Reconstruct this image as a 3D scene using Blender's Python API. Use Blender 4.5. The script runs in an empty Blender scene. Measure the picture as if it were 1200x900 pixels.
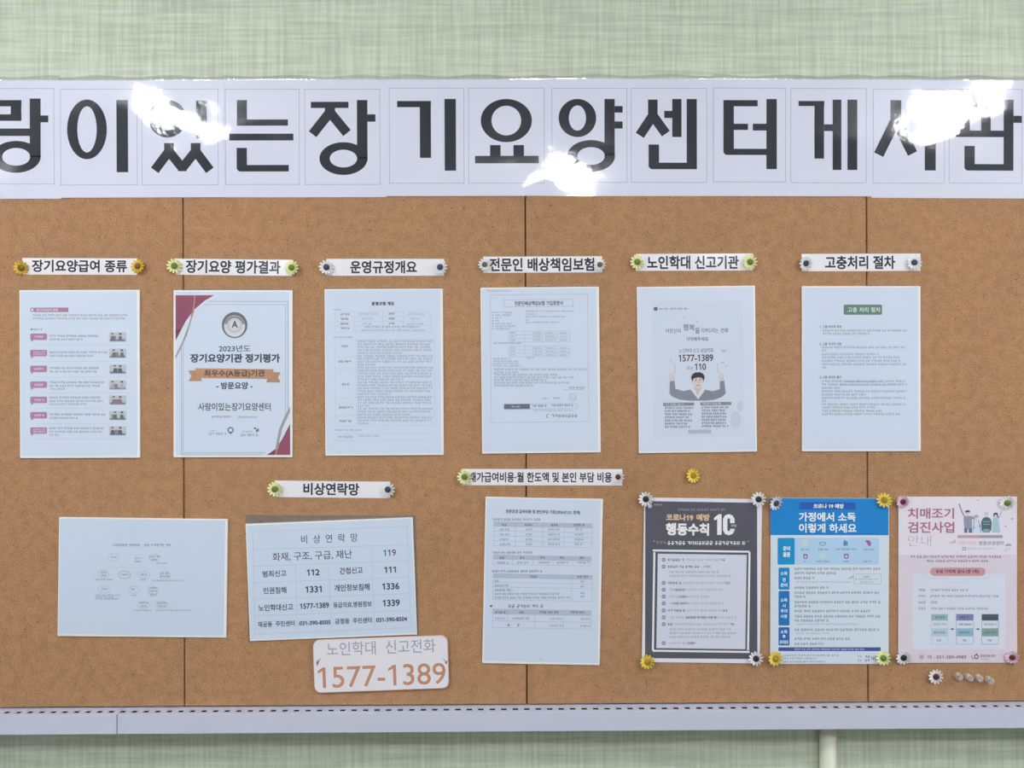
import bpy, bmesh, math, random
from mathutils import Vector, Matrix, Euler

# ------------------------------------------------------------------ camera, world, lamps, exposure
SC = bpy.context.scene
COL = SC.collection
D = 1.386                      # camera distance to the cork surface (y = 0)
CAM = Vector((0.0, -D, 1.50))
YAW, ROLL = -0.0081, -0.0031
FPX = 600 * D / 0.9
FWD = Vector((-math.sin(YAW), math.cos(YAW), 0))
RT0 = Vector((math.cos(YAW), math.sin(YAW), 0))
UP0 = Vector((0, 0, 1))
RT = RT0 * math.cos(ROLL) + UP0 * math.sin(ROLL)
UPV = UP0 * math.cos(ROLL) - RT0 * math.sin(ROLL)
cd = bpy.data.cameras.new('camera')
cd.sensor_width = 36.0
cd.lens = 36.0 * D / 1.8
cam = bpy.data.objects.new('camera', cd)
COL.objects.link(cam)
m3 = Matrix((RT, UPV, -FWD)).transposed()
cam.matrix_world = Matrix.Translation(CAM) @ m3.to_4x4()
SC.camera = cam
SC.view_settings.view_transform = 'Standard'
SC.view_settings.look = 'None'
SC.view_settings.gamma = 1.0
SC.view_settings.use_curve_mapping = False
SC.view_settings.exposure = 0.0
world = bpy.data.worlds.new('world')
SC.world = world
world.use_nodes = True
world.node_tree.nodes['Background'].inputs[0].default_value = (0.8, 0.88, 1.0, 1)
world.node_tree.nodes['Background'].inputs[1].default_value = 0.25
LAMP_STRENGTH = 76.0
LAMP_COLOUR = (0.98, 1.0, 1.05)
CEIL = 2.42
NEAR = [(-1.05, -1.18), (1.44, -1.20)]       # row of lamps close to the board
FAR = [(-2.40, -1.85), (0.22, -2.00), (2.60, -1.90)]        # second row deeper in the room
LAMPS = [(x, y, 0.10) for x, y in NEAR] + [(x, y, 0.125) for x, y in FAR] + [(-1.4, -3.6, 0.12), (1.4, -3.6, 0.10)]  # last pair, deepest in the room, is added as fill light
LAMP_DROP = 0.095
K = 0.80                       # share of white the board is lit to; photo colours are divided by it

# ------------------------------------------------------------------ helpers
def lin(c):
    c = c / 255.0
    return c / 12.92 if c <= 0.04045 else ((c + 0.055) / 1.055) ** 2.4

def rgb(c, k=1.0):
    return tuple(min(0.93, lin(v) / k) for v in c) + (1.0,)

def P(px, py, Y=0.0):
    """point of the plane y = Y that the photo shows at pixel (px, py)"""
    d = FWD + RT * ((px - 600) / FPX) - UPV * ((py - 450) / FPX)
    t = (Y - CAM.y) / d.y
    return CAM + d * t

def mesh_obj(name, verts, faces, mat, parent=None, smooth=False):
    me = bpy.data.meshes.new(name)
    me.from_pydata([tuple(v) for v in verts], [], faces)
    me.update()
    if mat is not None:
        me.materials.append(mat)
    if smooth:
        me.polygons.foreach_set('use_smooth', [True] * len(me.polygons))
    o = bpy.data.objects.new(name, me)
    COL.objects.link(o)
    if parent is not None:
        o.parent = parent
    return o

def bm_obj(name, bm, mat, parent=None, smooth=False):
    bmesh.ops.recalc_face_normals(bm, faces=bm.faces)
    me = bpy.data.meshes.new(name)
    bm.to_mesh(me)
    bm.free()
    if mat is not None:
        me.materials.append(mat)
    if smooth:
        me.polygons.foreach_set('use_smooth', [True] * len(me.polygons))
    o = bpy.data.objects.new(name, me)
    COL.objects.link(o)
    if parent is not None:
        o.parent = parent
    return o

def box_bm(bm, x0, x1, y0, y1, z0, z1, bevel=0.0):
    vs = [bm.verts.new((x, y, z)) for x in (x0, x1) for y in (y0, y1) for z in (z0, z1)]
    fs = [(0, 1, 3, 2), (4, 6, 7, 5), (0, 4, 5, 1), (2, 3, 7, 6), (0, 2, 6, 4), (1, 5, 7, 3)]
    ff = [bm.faces.new([vs[i] for i in f]) for f in fs]
    if bevel:
        ed = list({e for f in ff for e in f.edges})
        bmesh.ops.bevel(bm, geom=ed, offset=bevel, segments=2, affect='EDGES')

def tag(o, label, cat, group=None, kind=None):
    if label: o['label'] = label
    if cat: o['category'] = cat
    if group: o['group'] = group
    if kind: o['kind'] = kind
    return o

def empty(name, loc, rot=(0, 0, 0)):
    o = bpy.data.objects.new(name, None)
    o.empty_display_size = 0.02
    o.location = loc
    o.rotation_euler = rot
    COL.objects.link(o)
    return o

# ------------------------------------------------------------------ materials
def new_mat(name):
    m = bpy.data.materials.new(name)
    m.use_nodes = True
    nt = m.node_tree
    return m, nt, nt.nodes['Principled BSDF']

def simple(name, c, rough=0.5, spec=0.5, metal=0.0, k=None, coat=0.0):
    m, nt, b = new_mat(name)
    b.inputs['Base Color'].default_value = rgb(c, K if k is None else k)
    b.inputs['Roughness'].default_value = rough
    b.inputs['Specular IOR Level'].default_value = spec
    b.inputs['Metallic'].default_value = metal
    b.inputs['Coat Weight'].default_value = coat
    n = nt.nodes.new('ShaderNodeTexNoise')        # faint grain so that no surface is perfectly even
    g = nt.nodes.new('ShaderNodeNewGeometry')
    n.inputs['Scale'].default_value = 180
    bp = nt.nodes.new('ShaderNodeBump')
    bp.inputs['Strength'].default_value = 0.06
    bp.inputs['Distance'].default_value = 0.0005
    nt.links.new(g.outputs['Position'], n.inputs['Vector'])
    nt.links.new(n.outputs['Fac'], bp.inputs['Height'])
    nt.links.new(bp.outputs['Normal'], b.inputs['Normal'])
    return m

_ink = {}
def ink(c, finish='sheet'):
    """printed surface: plain paper ('matte'), plastic pocket ('sheet') or wavy hot laminate ('banner')"""
    key = (tuple(c), finish)
    if key in _ink:
        return _ink[key]
    m, nt, b = new_mat('print_%s_%d_%d_%d' % (finish, *c))
    b.inputs['Base Color'].default_value = rgb(c, K)
    b.inputs['Roughness'].default_value = 0.6
    b.inputs['Specular IOR Level'].default_value = 0.15
    if finish != 'matte':
        b.inputs['Coat Weight'].default_value = 1.0 if finish == 'banner' else 0.5
        b.inputs['Coat Roughness'].default_value = 0.06 if finish == 'banner' else 0.12
        g = nt.nodes.new('ShaderNodeNewGeometry')
        n1 = nt.nodes.new('ShaderNodeTexNoise')
        n1.inputs['Scale'].default_value = 9.0
        n1.inputs['Detail'].default_value = 1.0
        n2 = nt.nodes.new('ShaderNodeTexNoise')
        n2.inputs['Scale'].default_value = 55.0
        n2.inputs['Detail'].default_value = 2.0
        ad = nt.nodes.new('ShaderNodeMath')
        ad.operation = 'MULTIPLY_ADD'
        ad.inputs[1].default_value = 0.035
        bp = nt.nodes.new('ShaderNodeBump')
        bp.inputs['Strength'].default_value = 1.0
        bp.inputs['Distance'].default_value = 0.0042 if finish == 'banner' else 0.002
        nt.links.new(g.outputs['Position'], n1.inputs['Vector'])
        nt.links.new(g.outputs['Position'], n2.inputs['Vector'])
        nt.links.new(n2.outputs['Fac'], ad.inputs[0])
        nt.links.new(n1.outputs['Fac'], ad.inputs[2])
        nt.links.new(ad.outputs[0], bp.inputs['Height'])
        nt.links.new(bp.outputs['Normal'], b.inputs['Coat Normal'])
    _ink[key] = m
    return m

def film_mat(name, clear, tint, rough):
    m = bpy.data.materials.new(name)
    m.use_nodes = True
    nt = m.node_tree
    nt.nodes.clear()
    out = nt.nodes.new('ShaderNodeOutputMaterial')
    tr = nt.nodes.new('ShaderNodeBsdfTransparent')
    tr.inputs[0].default_value = tint
    gl = nt.nodes.new('ShaderNodeBsdfGlossy')
    gl.inputs['Color'].default_value = (1, 1, 1, 1)
    gl.inputs['Roughness'].default_value = rough
    mx = nt.nodes.new('ShaderNodeMixShader')
    mx.inputs[0].default_value = clear
    n = nt.nodes.new('ShaderNodeTexNoise')
    n.inputs['Scale'].default_value = 60
    g = nt.nodes.new('ShaderNodeNewGeometry')
    bp = nt.nodes.new('ShaderNodeBump')
    bp.inputs['Strength'].default_value = 0.6
    bp.inputs['Distance'].default_value = 0.002
    nt.links.new(g.outputs['Position'], n.inputs['Vector'])
    nt.links.new(n.outputs['Fac'], bp.inputs['Height'])
    nt.links.new(bp.outputs['Normal'], gl.inputs['Normal'])
    nt.links.new(tr.outputs[0], mx.inputs[1])
    nt.links.new(gl.outputs[0], mx.inputs[2])
    nt.links.new(mx.outputs[0], out.inputs[0])
    return m

FILM = film_mat('clear_film', 0.28, (0.93, 0.93, 0.93, 1), 0.10)
POCKET = film_mat('clear_pocket_plastic', 0.10, (0.97, 0.97, 0.97, 1), 0.25)
_df = POCKET.node_tree.nodes.new('ShaderNodeBsdfDiffuse')          # slightly milky plastic
_df.inputs[0].default_value = (0.36, 0.34, 0.33, 1)
_mx = POCKET.node_tree.nodes.new('ShaderNodeMixShader')
_mx.inputs[0].default_value = 0.26
_o = [n for n in POCKET.node_tree.nodes if n.bl_idname == 'ShaderNodeOutputMaterial'][0]
POCKET.node_tree.links.new(_o.inputs[0].links[0].from_socket, _mx.inputs[1])
POCKET.node_tree.links.new(_df.outputs[0], _mx.inputs[2])
POCKET.node_tree.links.new(_mx.outputs[0], _o.inputs[0])
def clear_plastic():
    m, nt, b = new_mat('clear_plastic')
    b.inputs['Base Color'].default_value = (0.92, 0.86, 0.84, 1)
    b.inputs['Roughness'].default_value = 0.12
    tr = nt.nodes.new('ShaderNodeBsdfTransparent')
    tr.inputs[0].default_value = (0.82, 0.79, 0.76, 1)
    mx = nt.nodes.new('ShaderNodeMixShader')
    lw = nt.nodes.new('ShaderNodeLayerWeight')
    lw.inputs['Blend'].default_value = 0.5
    mr = nt.nodes.new('ShaderNodeMath')
    mr.operation = 'MULTIPLY_ADD'
    mr.inputs[1].default_value = 0.75
    mr.inputs[2].default_value = 0.22
    nt.links.new(lw.outputs['Facing'], mr.inputs[0])
    nt.links.new(mr.outputs[0], mx.inputs[0])
    nt.links.new(tr.outputs[0], mx.inputs[1])
    nt.links.new(b.outputs[0], mx.inputs[2])
    nt.links.new(mx.outputs[0], nt.nodes['Material Output'].inputs[0])
    return m
CLEAR = clear_plastic()

def cork_material():
    m, nt, b = new_mat('cork')
    L = nt.links.new
    g = nt.nodes.new('ShaderNodeNewGeometry')
    def noise(s, d, r=0.6):
        n = nt.nodes.new('ShaderNodeTexNoise')
        n.inputs['Scale'].default_value = s
        n.inputs['Detail'].default_value = d
        n.inputs['Roughness'].default_value = r
        L(g.outputs['Position'], n.inputs['Vector'])
        return n
    def ramp(src, stops):
        r = nt.nodes.new('ShaderNodeValToRGB')
        els = r.color_ramp.elements
        while len(els) < len(stops): els.new(0.5)
        for e, (p, c) in zip(els, stops):
            e.position = p
            e.color = c
        L(src, r.inputs[0])
        return r
    fine = noise(420, 4, 0.7)
    mid = noise(60, 3)
    big = noise(3.5, 2)
    r1 = ramp(fine.outputs['Fac'], [(0.30, rgb((118, 85, 58), K)), (0.48, rgb((163, 126, 94), K)), (0.62, rgb((171, 133, 99), K)), (0.78, rgb((198, 163, 125), K))])
    r2 = ramp(mid.outputs['Fac'], [(0.32, (0.86, 0.84, 0.82, 1)), (0.62, (1.04, 1.03, 1.02, 1))])
    r3 = ramp(big.outputs['Fac'], [(0.3, (0.93, 0.93, 0.94, 1)), (0.7, (1.05, 1.04, 1.02, 1))])
    vor = nt.nodes.new('ShaderNodeTexVoronoi')
    vor.inputs['Scale'].default_value = 62
    L(g.outputs['Position'], vor.inputs['Vector'])
    spk = ramp(vor.outputs['Distance'], [(0.045, (0.45, 0.40, 0.36, 1)), (0.10, (1, 1, 1, 1))])
    cur = r1
    for r in (r2, r3, spk):
        mx = nt.nodes.new('ShaderNodeMix')
        mx.data_type = 'RGBA'
        mx.blend_type = 'MULTIPLY'
        mx.inputs['Factor'].default_value = 1.0
        L(cur.outputs[0] if cur.bl_idname != 'ShaderNodeMix' else cur.outputs['Result'], mx.inputs['A'])
        L(r.outputs[0], mx.inputs['B'])
        cur = mx
    L(cur.outputs['Result'], b.inputs['Base Color'])
    b.inputs['Roughness'].default_value = 0.85
    b.inputs['Specular IOR Level'].default_value = 0.15
    bp = nt.nodes.new('ShaderNodeBump')
    bp.inputs['Strength'].default_value = 0.35
    bp.inputs['Distance'].default_value = 0.001
    L(fine.outputs['Fac'], bp.inputs['Height'])
    L(bp.outputs['Normal'], b.inputs['Normal'])
    return m

def wallpaper_material():
    m, nt, b = new_mat('linen_wallpaper')
    L = nt.links.new
    g = nt.nodes.new('ShaderNodeNewGeometry')
    def thread(sx, sz, scale):
        mp = nt.nodes.new('ShaderNodeVectorMath')
        mp.operation = 'MULTIPLY'
        mp.inputs[1].default_value = (sx, sx, sz)
        L(g.outputs['Position'], mp.inputs[0])
        n = nt.nodes.new('ShaderNodeTexNoise')
        n.inputs['Scale'].default_value = scale
        n.inputs['Detail'].default_value = 2
        L(mp.outputs[0], n.inputs['Vector'])
        return n
    v = thread(1.0, 0.045, 190)
    h = thread(0.045, 1.0, 190)
    ad = nt.nodes.new('ShaderNodeMath')
    ad.operation = 'ADD'
    L(v.outputs['Fac'], ad.inputs[0])
    L(h.outputs['Fac'], ad.inputs[1])
    hf = nt.nodes.new('ShaderNodeMath')
    hf.operation = 'MULTIPLY'
    hf.inputs[1].default_value = 0.5
    L(ad.outputs[0], hf.inputs[0])
    r = nt.nodes.new('ShaderNodeValToRGB')
    els = r.color_ramp.elements
    els[0].position, els[0].color = 0.36, rgb((172, 181, 163), K)
    els[1].position, els[1].color = 0.66, rgb((200, 208, 190), K)
    L(hf.outputs[0], r.inputs[0])
    L(r.outputs[0], b.inputs['Base Color'])
    b.inputs['Roughness'].default_value = 0.55
    b.inputs['Specular IOR Level'].default_value = 0.3
    bp = nt.nodes.new('ShaderNodeBump')
    bp.inputs['Strength'].default_value = 0.25
    bp.inputs['Distance'].default_value = 0.0006
    L(hf.outputs[0], bp.inputs['Height'])
    L(bp.outputs['Normal'], b.inputs['Normal'])
    return m

CORK = cork_material()
WALLPAPER = wallpaper_material()
WHITE_PAINT = simple('white_paint', (232, 234, 236), 0.8, 0.2, k=1.0)
FLOOR_M = simple('brown_vinyl_floor', (84, 76, 66), 0.5, 0.3, k=1.0)
ROOM_M = simple('grey_green_wall_paint', (172, 174, 166), 0.8, 0.2, k=1.0)
CEIL_M = simple('off_white_ceiling_paint', (222, 222, 220), 0.8, 0.2, k=1.0)
RAIL_M = simple('white_plastic_rail', (192, 197, 214), 0.35, 0.4)
RAIL_SHADE = simple('slot_shade', (28, 28, 32), 0.8, 0.1)  # near-black colour standing in for shade inside the hollow rail
PIPE_M = simple('ivory_pipe_plastic', (205, 206, 186), 0.35, 0.5)
METAL = simple('steel', (190, 190, 195), 0.25, 0.5, 1.0)

# ------------------------------------------------------------------ the setting
WALL_Y = 0.045
XL, XR, YB = -2.95, 3.1, -4.8
def structure(name, x0, x1, y0, y1, z0, z1, mat):
    bm = bmesh.new()
    box_bm(bm, x0, x1, y0, y1, z0, z1)
    o = bm_obj(name, bm, mat)
    o['kind'] = 'structure'
    return o
structure('wall_back', XL, XR, WALL_Y, WALL_Y + 0.1, 0, CEIL, WALLPAPER)
structure('wall_front', XL, XR, YB - 0.1, YB, 0, CEIL, ROOM_M)
structure('wall_left', XL - 0.1, XL, YB - 0.1, WALL_Y + 0.1, 0, CEIL, ROOM_M)
structure('wall_right', XR, XR + 0.1, YB - 0.1, WALL_Y + 0.1, 0, CEIL, ROOM_M)
structure('floor', XL - 0.1, XR + 0.1, YB - 0.1, WALL_Y + 0.1, -0.1, 0, FLOOR_M)
structure('ceiling', XL - 0.1, XR + 0.1, YB - 0.1, WALL_Y + 0.1, CEIL, CEIL + 0.1, CEIL_M)

def lamp_glow():
    m = bpy.data.materials.new('lamp_diffuser')
    m.use_nodes = True
    nt = m.node_tree
    nt.nodes.clear()
    out = nt.nodes.new('ShaderNodeOutputMaterial')
    e = nt.nodes.new('ShaderNodeEmission')
    e.inputs[0].default_value = LAMP_COLOUR + (1,)
    e.inputs[1].default_value = LAMP_STRENGTH
    nt.links.new(e.outputs[0], out.inputs[0])
    return m
GLOW = lamp_glow()
for i, (lx, ly, a) in enumerate(LAMPS):
    t = empty('ceiling_or_fill_light', (lx, ly, CEIL))
    tag(t, 'square white light out of the picture, the deepest two added as fill', 'ceiling light', 'ceiling lights')
    bm = bmesh.new()
    for (x0, x1, y0, y1) in ((-a - .02, -a, -a - .02, a + .02), (a, a + .02, -a - .02, a + .02), (-a, a, -a - .02, -a), (-a, a, a, a + .02)):
        box_bm(bm, x0, x1, y0, y1, -0.012, 0)
    bm_obj('frame', bm, WHITE_PAINT, t)
    bm = bmesh.new()
    box_bm(bm, -a, a, -a, a, -LAMP_DROP, -0.004, 0.03)
    bm_obj('diffuser', bm, GLOW, t)

# ------------------------------------------------------------------ cork panels
seams = [P(215.3, 530).x, P(616.5, 530).x, P(1016.5, 530).x]
edges = [seams[0] - 0.6, *seams, seams[2] + 0.6]
z_top = P(600, 99).z
z_rail = P(600, 827).z
panel_labels = ['cork board panel at the far left, partly out of the picture',
                'cork board panel carrying the certificate and the emergency phone list',
                'cork board panel carrying the insurance sheet and the black poster',
                'cork board panel carrying the pink poster at the far right']
for i in range(4):
    bm = bmesh.new()
    box_bm(bm, edges[i] + 0.0011, edges[i + 1] - 0.0011, 0.0, WALL_Y - 0.0003, z_rail + 0.0028, z_top, 0.0008)
    o = bm_obj('cork_panel', bm, CORK)
    tag(o, panel_labels[i], 'cork board', 'cork panels of the notice board')

# ------------------------------------------------------------------ tray rail under the board
RAIL_Y = -0.026
front_bottom = P(600, 857.3, RAIL_Y).z
rail_seam = P(137, 850, RAIL_Y).x
random.seed(3)
def rail_piece(x0, x1, label):
    t = empty('board_rail', ((x0 + x1) / 2, WALL_Y, front_bottom))
    tag(t, label, 'board rail', 'rail pieces under the notice board')
    ox = (x0 + x1) / 2
    X0, X1 = x0 - ox, x1 - ox
    h = z_rail - front_bottom
    yw, yf = -0.0003, RAIL_Y - WALL_Y
    bm = bmesh.new()
    box_bm(bm, X0, X1, yf, yf + 0.0018, 0, h, 0.0005)                 # front face
    box_bm(bm, X0, X1, yf + 0.0018, yw, 0, 0.0016)                    # bottom
    box_bm(bm, X0, X1, yw - 0.0016, yw, 0.0016, h)                    # back
    sl0, sl1 = -WALL_Y - 0.0185, -WALL_Y - 0.0080                     # slot band (front, back)
    box_bm(bm, X0, X1, yf + 0.0018, sl0, h - 0.0016, h)               # ledge in front of the slots
    box_bm(bm, X0, X1, sl1, yw - 0.0016, h - 0.0016, h)               # ledge behind the slots
    pitch, gap = 0.0200, 0.0098
    n0, n1 = math.floor(x0 / pitch) - 1, math.ceil(x1 / pitch) + 1
    for n in range(n0, n1):                                           # bars between the slots
        a, b = max(n * pitch, x0) - ox, min(n * pitch + pitch - gap, x1) - ox
        if b - a > 0.0005:
            box_bm(bm, a, b, sl0, sl1, h - 0.0016, h)
    bm_obj('rail_profile', bm, RAIL_M, t)
    bm = bmesh.new()
    box_bm(bm, X0 + 0.001, X1 - 0.001, sl0 - 0.002, sl1 + 0.002, h - 0.006, h - 0.0022)  # added dark strip: paints the shade seen through the slots
    bm_obj('slot_shade', bm, RAIL_SHADE, t)['label'] = 'dark strip painting in the shade below the slots'
rail_piece(edges[0], rail_seam - 0.0007, 'short white slotted rail piece under the left end of the board')
rail_piece(rail_seam + 0.0007, edges[4], 'long white slotted rail under the board, right of the joint')

# ------------------------------------------------------------------ pipe below the rail
def lathe(bm, prof, axis='z', seg=28):
    rings = []
    for (r, h) in prof:
        ring = []
        for i in range(seg):
            a = 2 * math.pi * i / seg
            c, s = r * math.cos(a), r * math.sin(a)
            ring.append(bm.verts.new((c, s, h) if axis == 'z' else (c, h, s)))
        rings.append(ring)
    for a, b in zip(rings, rings[1:]):
        for i in range(seg):
            bm.faces.new((a[i], a[(i + 1) % seg], b[(i + 1) % seg], b[i]))
    bm.faces.new(rings[0])
    bm.faces.new(rings[-1])

pipe_r = 0.0150
pc = P(970.0, 880, WALL_Y - pipe_r)
t = empty('conduit_pipe', (pc.x, WALL_Y - pipe_r - 0.001, 0))
tag(t, 'ivory plastic conduit pipe running down the wall below the rail', 'pipe')
bm = bmesh.new()
lathe(bm, [(pipe_r, 0.0), (pipe_r, front_bottom - 0.0015)], 'z', 40)
bm_obj('tube', bm, PIPE_M, t, True)
bm = bmesh.new()
lathe(bm, [(pipe_r + 0.0004, 0.55), (pipe_r + 0.0018, 0.552), (pipe_r + 0.0018, 0.568), (pipe_r + 0.0004, 0.57)], 'z', 40)
bm_obj('clip_band', bm, PIPE_M, t, True)

# ------------------------------------------------------------------ pages and printing
_tx = {}
_cu = bpy.data.curves.new('type_setter', 'FONT')
_to = bpy.data.objects.new('type_setter', _cu)
def raw_mesh(s, bold):
    _cu.body = s
    _cu.offset = bold
    _cu.resolution_u = 4
    _cu.align_x = 'LEFT'
    me = _to.to_mesh()
    vs = [(v.co.x, v.co.y) for v in me.vertices]
    fs = [tuple(p.vertices) for p in me.polygons]
    _to.to_mesh_clear()
    return vs, fs
_end = {}
def end_x(s):
    if s not in _end:
        _end[s] = max(v[0] for v in raw_mesh(s, 0.0)[0])
    return _end[s]
def text_mesh(s, bold):
    """outline of a line of type; the figure 1 gets a flag, the other signs come from the built-in type"""
    key = (s, bold)
    if key not in _tx:
        vs, fs, x = [], [], 0.0
        top = max(v[1] for v in raw_mesh('5', 0.0)[0])
        zero = end_x('0' + '\uac00') - end_x('\uac00')
        run = ''
        def flush(run, x):
            if run.strip():
                v, f = raw_mesh(run, bold)
                k = len(vs)
                vs.extend((a + x, b) for a, b in v)
                fs.extend(tuple(i + k for i in g) for g in f)
            return x + (end_x(run + '\uac00') - end_x('\uac00') if run else 0)
        for ch in s:
            if ch == '1':
                x = flush(run, x)
                run = ''
                k = len(vs)
                w = zero
                vs.extend([(x + .47 * w, 0), (x + .66 * w, 0), (x + .66 * w, top), (x + .50 * w, top), (x + .47 * w, top * .84), (x + .16 * w, top * .72), (x + .16 * w, top * .83)])
                fs.extend([(k, k + 1, k + 2, k + 4), (k + 4, k + 2, k + 3), (k + 5, k + 4, k + 3, k + 6)])
                x += zero
            else:
                run += ch
        x = flush(run, x)
        xs = [v[0] for v in vs]
        ys = [v[1] for v in vs]
        _tx[key] = (vs, fs, min(xs), max(xs), min(ys), max(ys))
    return _tx[key]

SYL = [[(.05, .1, .5, .22), (.38, .1, .5, .7), (.68, 0, .8, 1), (.8, .4, .98, .52)],
       [(.15, 0, .27, .35), (.15, .27, .9, .38), (0, .48, 1, .58), (.15, .66, .27, 1), (.15, .9, .9, 1)],
       [(.1, .1, .5, .2), (.1, .55, .5, .65), (.1, .1, .2, .65), (.4, .1, .5, .65), (0, .8, .65, .9), (.8, 0, .9, 1)],
       [(.05, .1, .55, .2), (.05, .1, .17, .75), (.05, .65, .55, .75), (.7, 0, .82, 1), (.82, .45, 1, .55)],
       [(.2, .05, .8, .15), (.44, .15, .56, .5), (0, .55, 1, .66), (.3, .75, .7, .85), (.3, .9, .7, 1)],
       [(.2, 0, .85, .1), (.73, .1, .85, .4), (0, .45, 1, .55), (.2, .65, .85, .74), (.2, .74, .32, 1), (.2, .9, .85, 1)]]

class Page:
    def __init__(s, name, quad, thick, label, cat, group=None, Y=0.0, finish='sheet'):
        s.Y, s.t, s.finish = Y, thick, finish
        pts = [P(x, y, Y - thick) for x, y in quad]                    # TL TR BR BL
        c = sum(pts, Vector()) / 4
        ax = ((pts[1] - pts[0]) + (pts[2] - pts[3])) / 2
        ang = math.atan2(ax.z, ax.x)
        s.c, s.ca, s.sa = c, math.cos(ang), math.sin(ang)
        s.w = ax.length
        s.h = (((pts[0] - pts[3]) + (pts[1] - pts[2])) / 2).length
        s.S = (P(601, 450, Y - thick) - P(600, 450, Y - thick)).length
        s.o = empty(name, (c.x, Y, c.z), (0, -ang, 0))
        tag(s.o, label, cat, group)
    def L(s, px, py):
        p = P(px, py, s.Y - s.t)
        dx, dz = p.x - s.c.x, p.z - s.c.z
        return (dx * s.ca + dz * s.sa, -dx * s.sa + dz * s.ca)
    def sheet(s, c, name='sheet', corner=0.0, thick=None, curl=0.0):
        """the sheet itself: thin slab, optional rounded corners and a little curl of the lower right corner"""
        t = thick or s.t
        w, h = s.w / 2, s.h / 2
        if corner:
            out = []
            for (cx, cz, a0) in ((w - corner, h - corner, 0), (-w + corner, h - corner, 90), (-w + corner, -h + corner, 180), (w - corner, -h + corner, 270)):
                for k in range(9):
                    a = math.radians(a0 + k * 90 / 8)
                    out.append((cx + corner * math.cos(a), cz + corner * math.sin(a)))
            n = len(out)
            vs = [(x, -t, z) for x, z in out] + [(x, 0, z) for x, z in out]
            fs = [tuple(range(n - 1, -1, -1)), tuple(range(n, 2 * n))] + [(i, (i + 1) % n, n + (i + 1) % n, n + i) for i in range(n)]
            return mesh_obj(name, vs, fs, ink(c, s.finish), s.o)
        bm = bmesh.new()
        box_bm(bm, -w, w, -t, -0.0001, -h, h, min(0.0004, t * 0.3))
        return bm_obj(name, bm, ink(c, s.finish), s.o)
    def lip(s, a=0.0, b=1.0, r=0.0035, name='clear_edge'):
        """clear plastic edge that stands up along the top and rolls forward"""
        w, h = s.w / 2, s.h / 2
        x0, x1 = -w + a * s.w, -w + b * s.w
        vs, fs, N, M = [], [], 26, 6
        for i in range(N + 1):
            u = i / N
            x = x0 + (x1 - x0) * u
            rr = r * (0.55 + 0.45 * math.sin(u * 7.3 + s.c.x * 40) ** 2)
            for j in range(M + 1):
                q = j / M * math.radians(75)
                vs.append((x, -s.t - rr * (1 - math.cos(q)) * 0.9, h + rr * math.sin(q) * 1.0))
        for i in range(N):
            for j in range(M):
                k = i * (M + 1) + j
                fs.append((k, k + 1, k + M + 2, k + M + 1))
        o = mesh_obj(name, vs, fs, FILM, s.o, True)
        o['label'] = 'clear plastic edge along the top'
        return o

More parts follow.
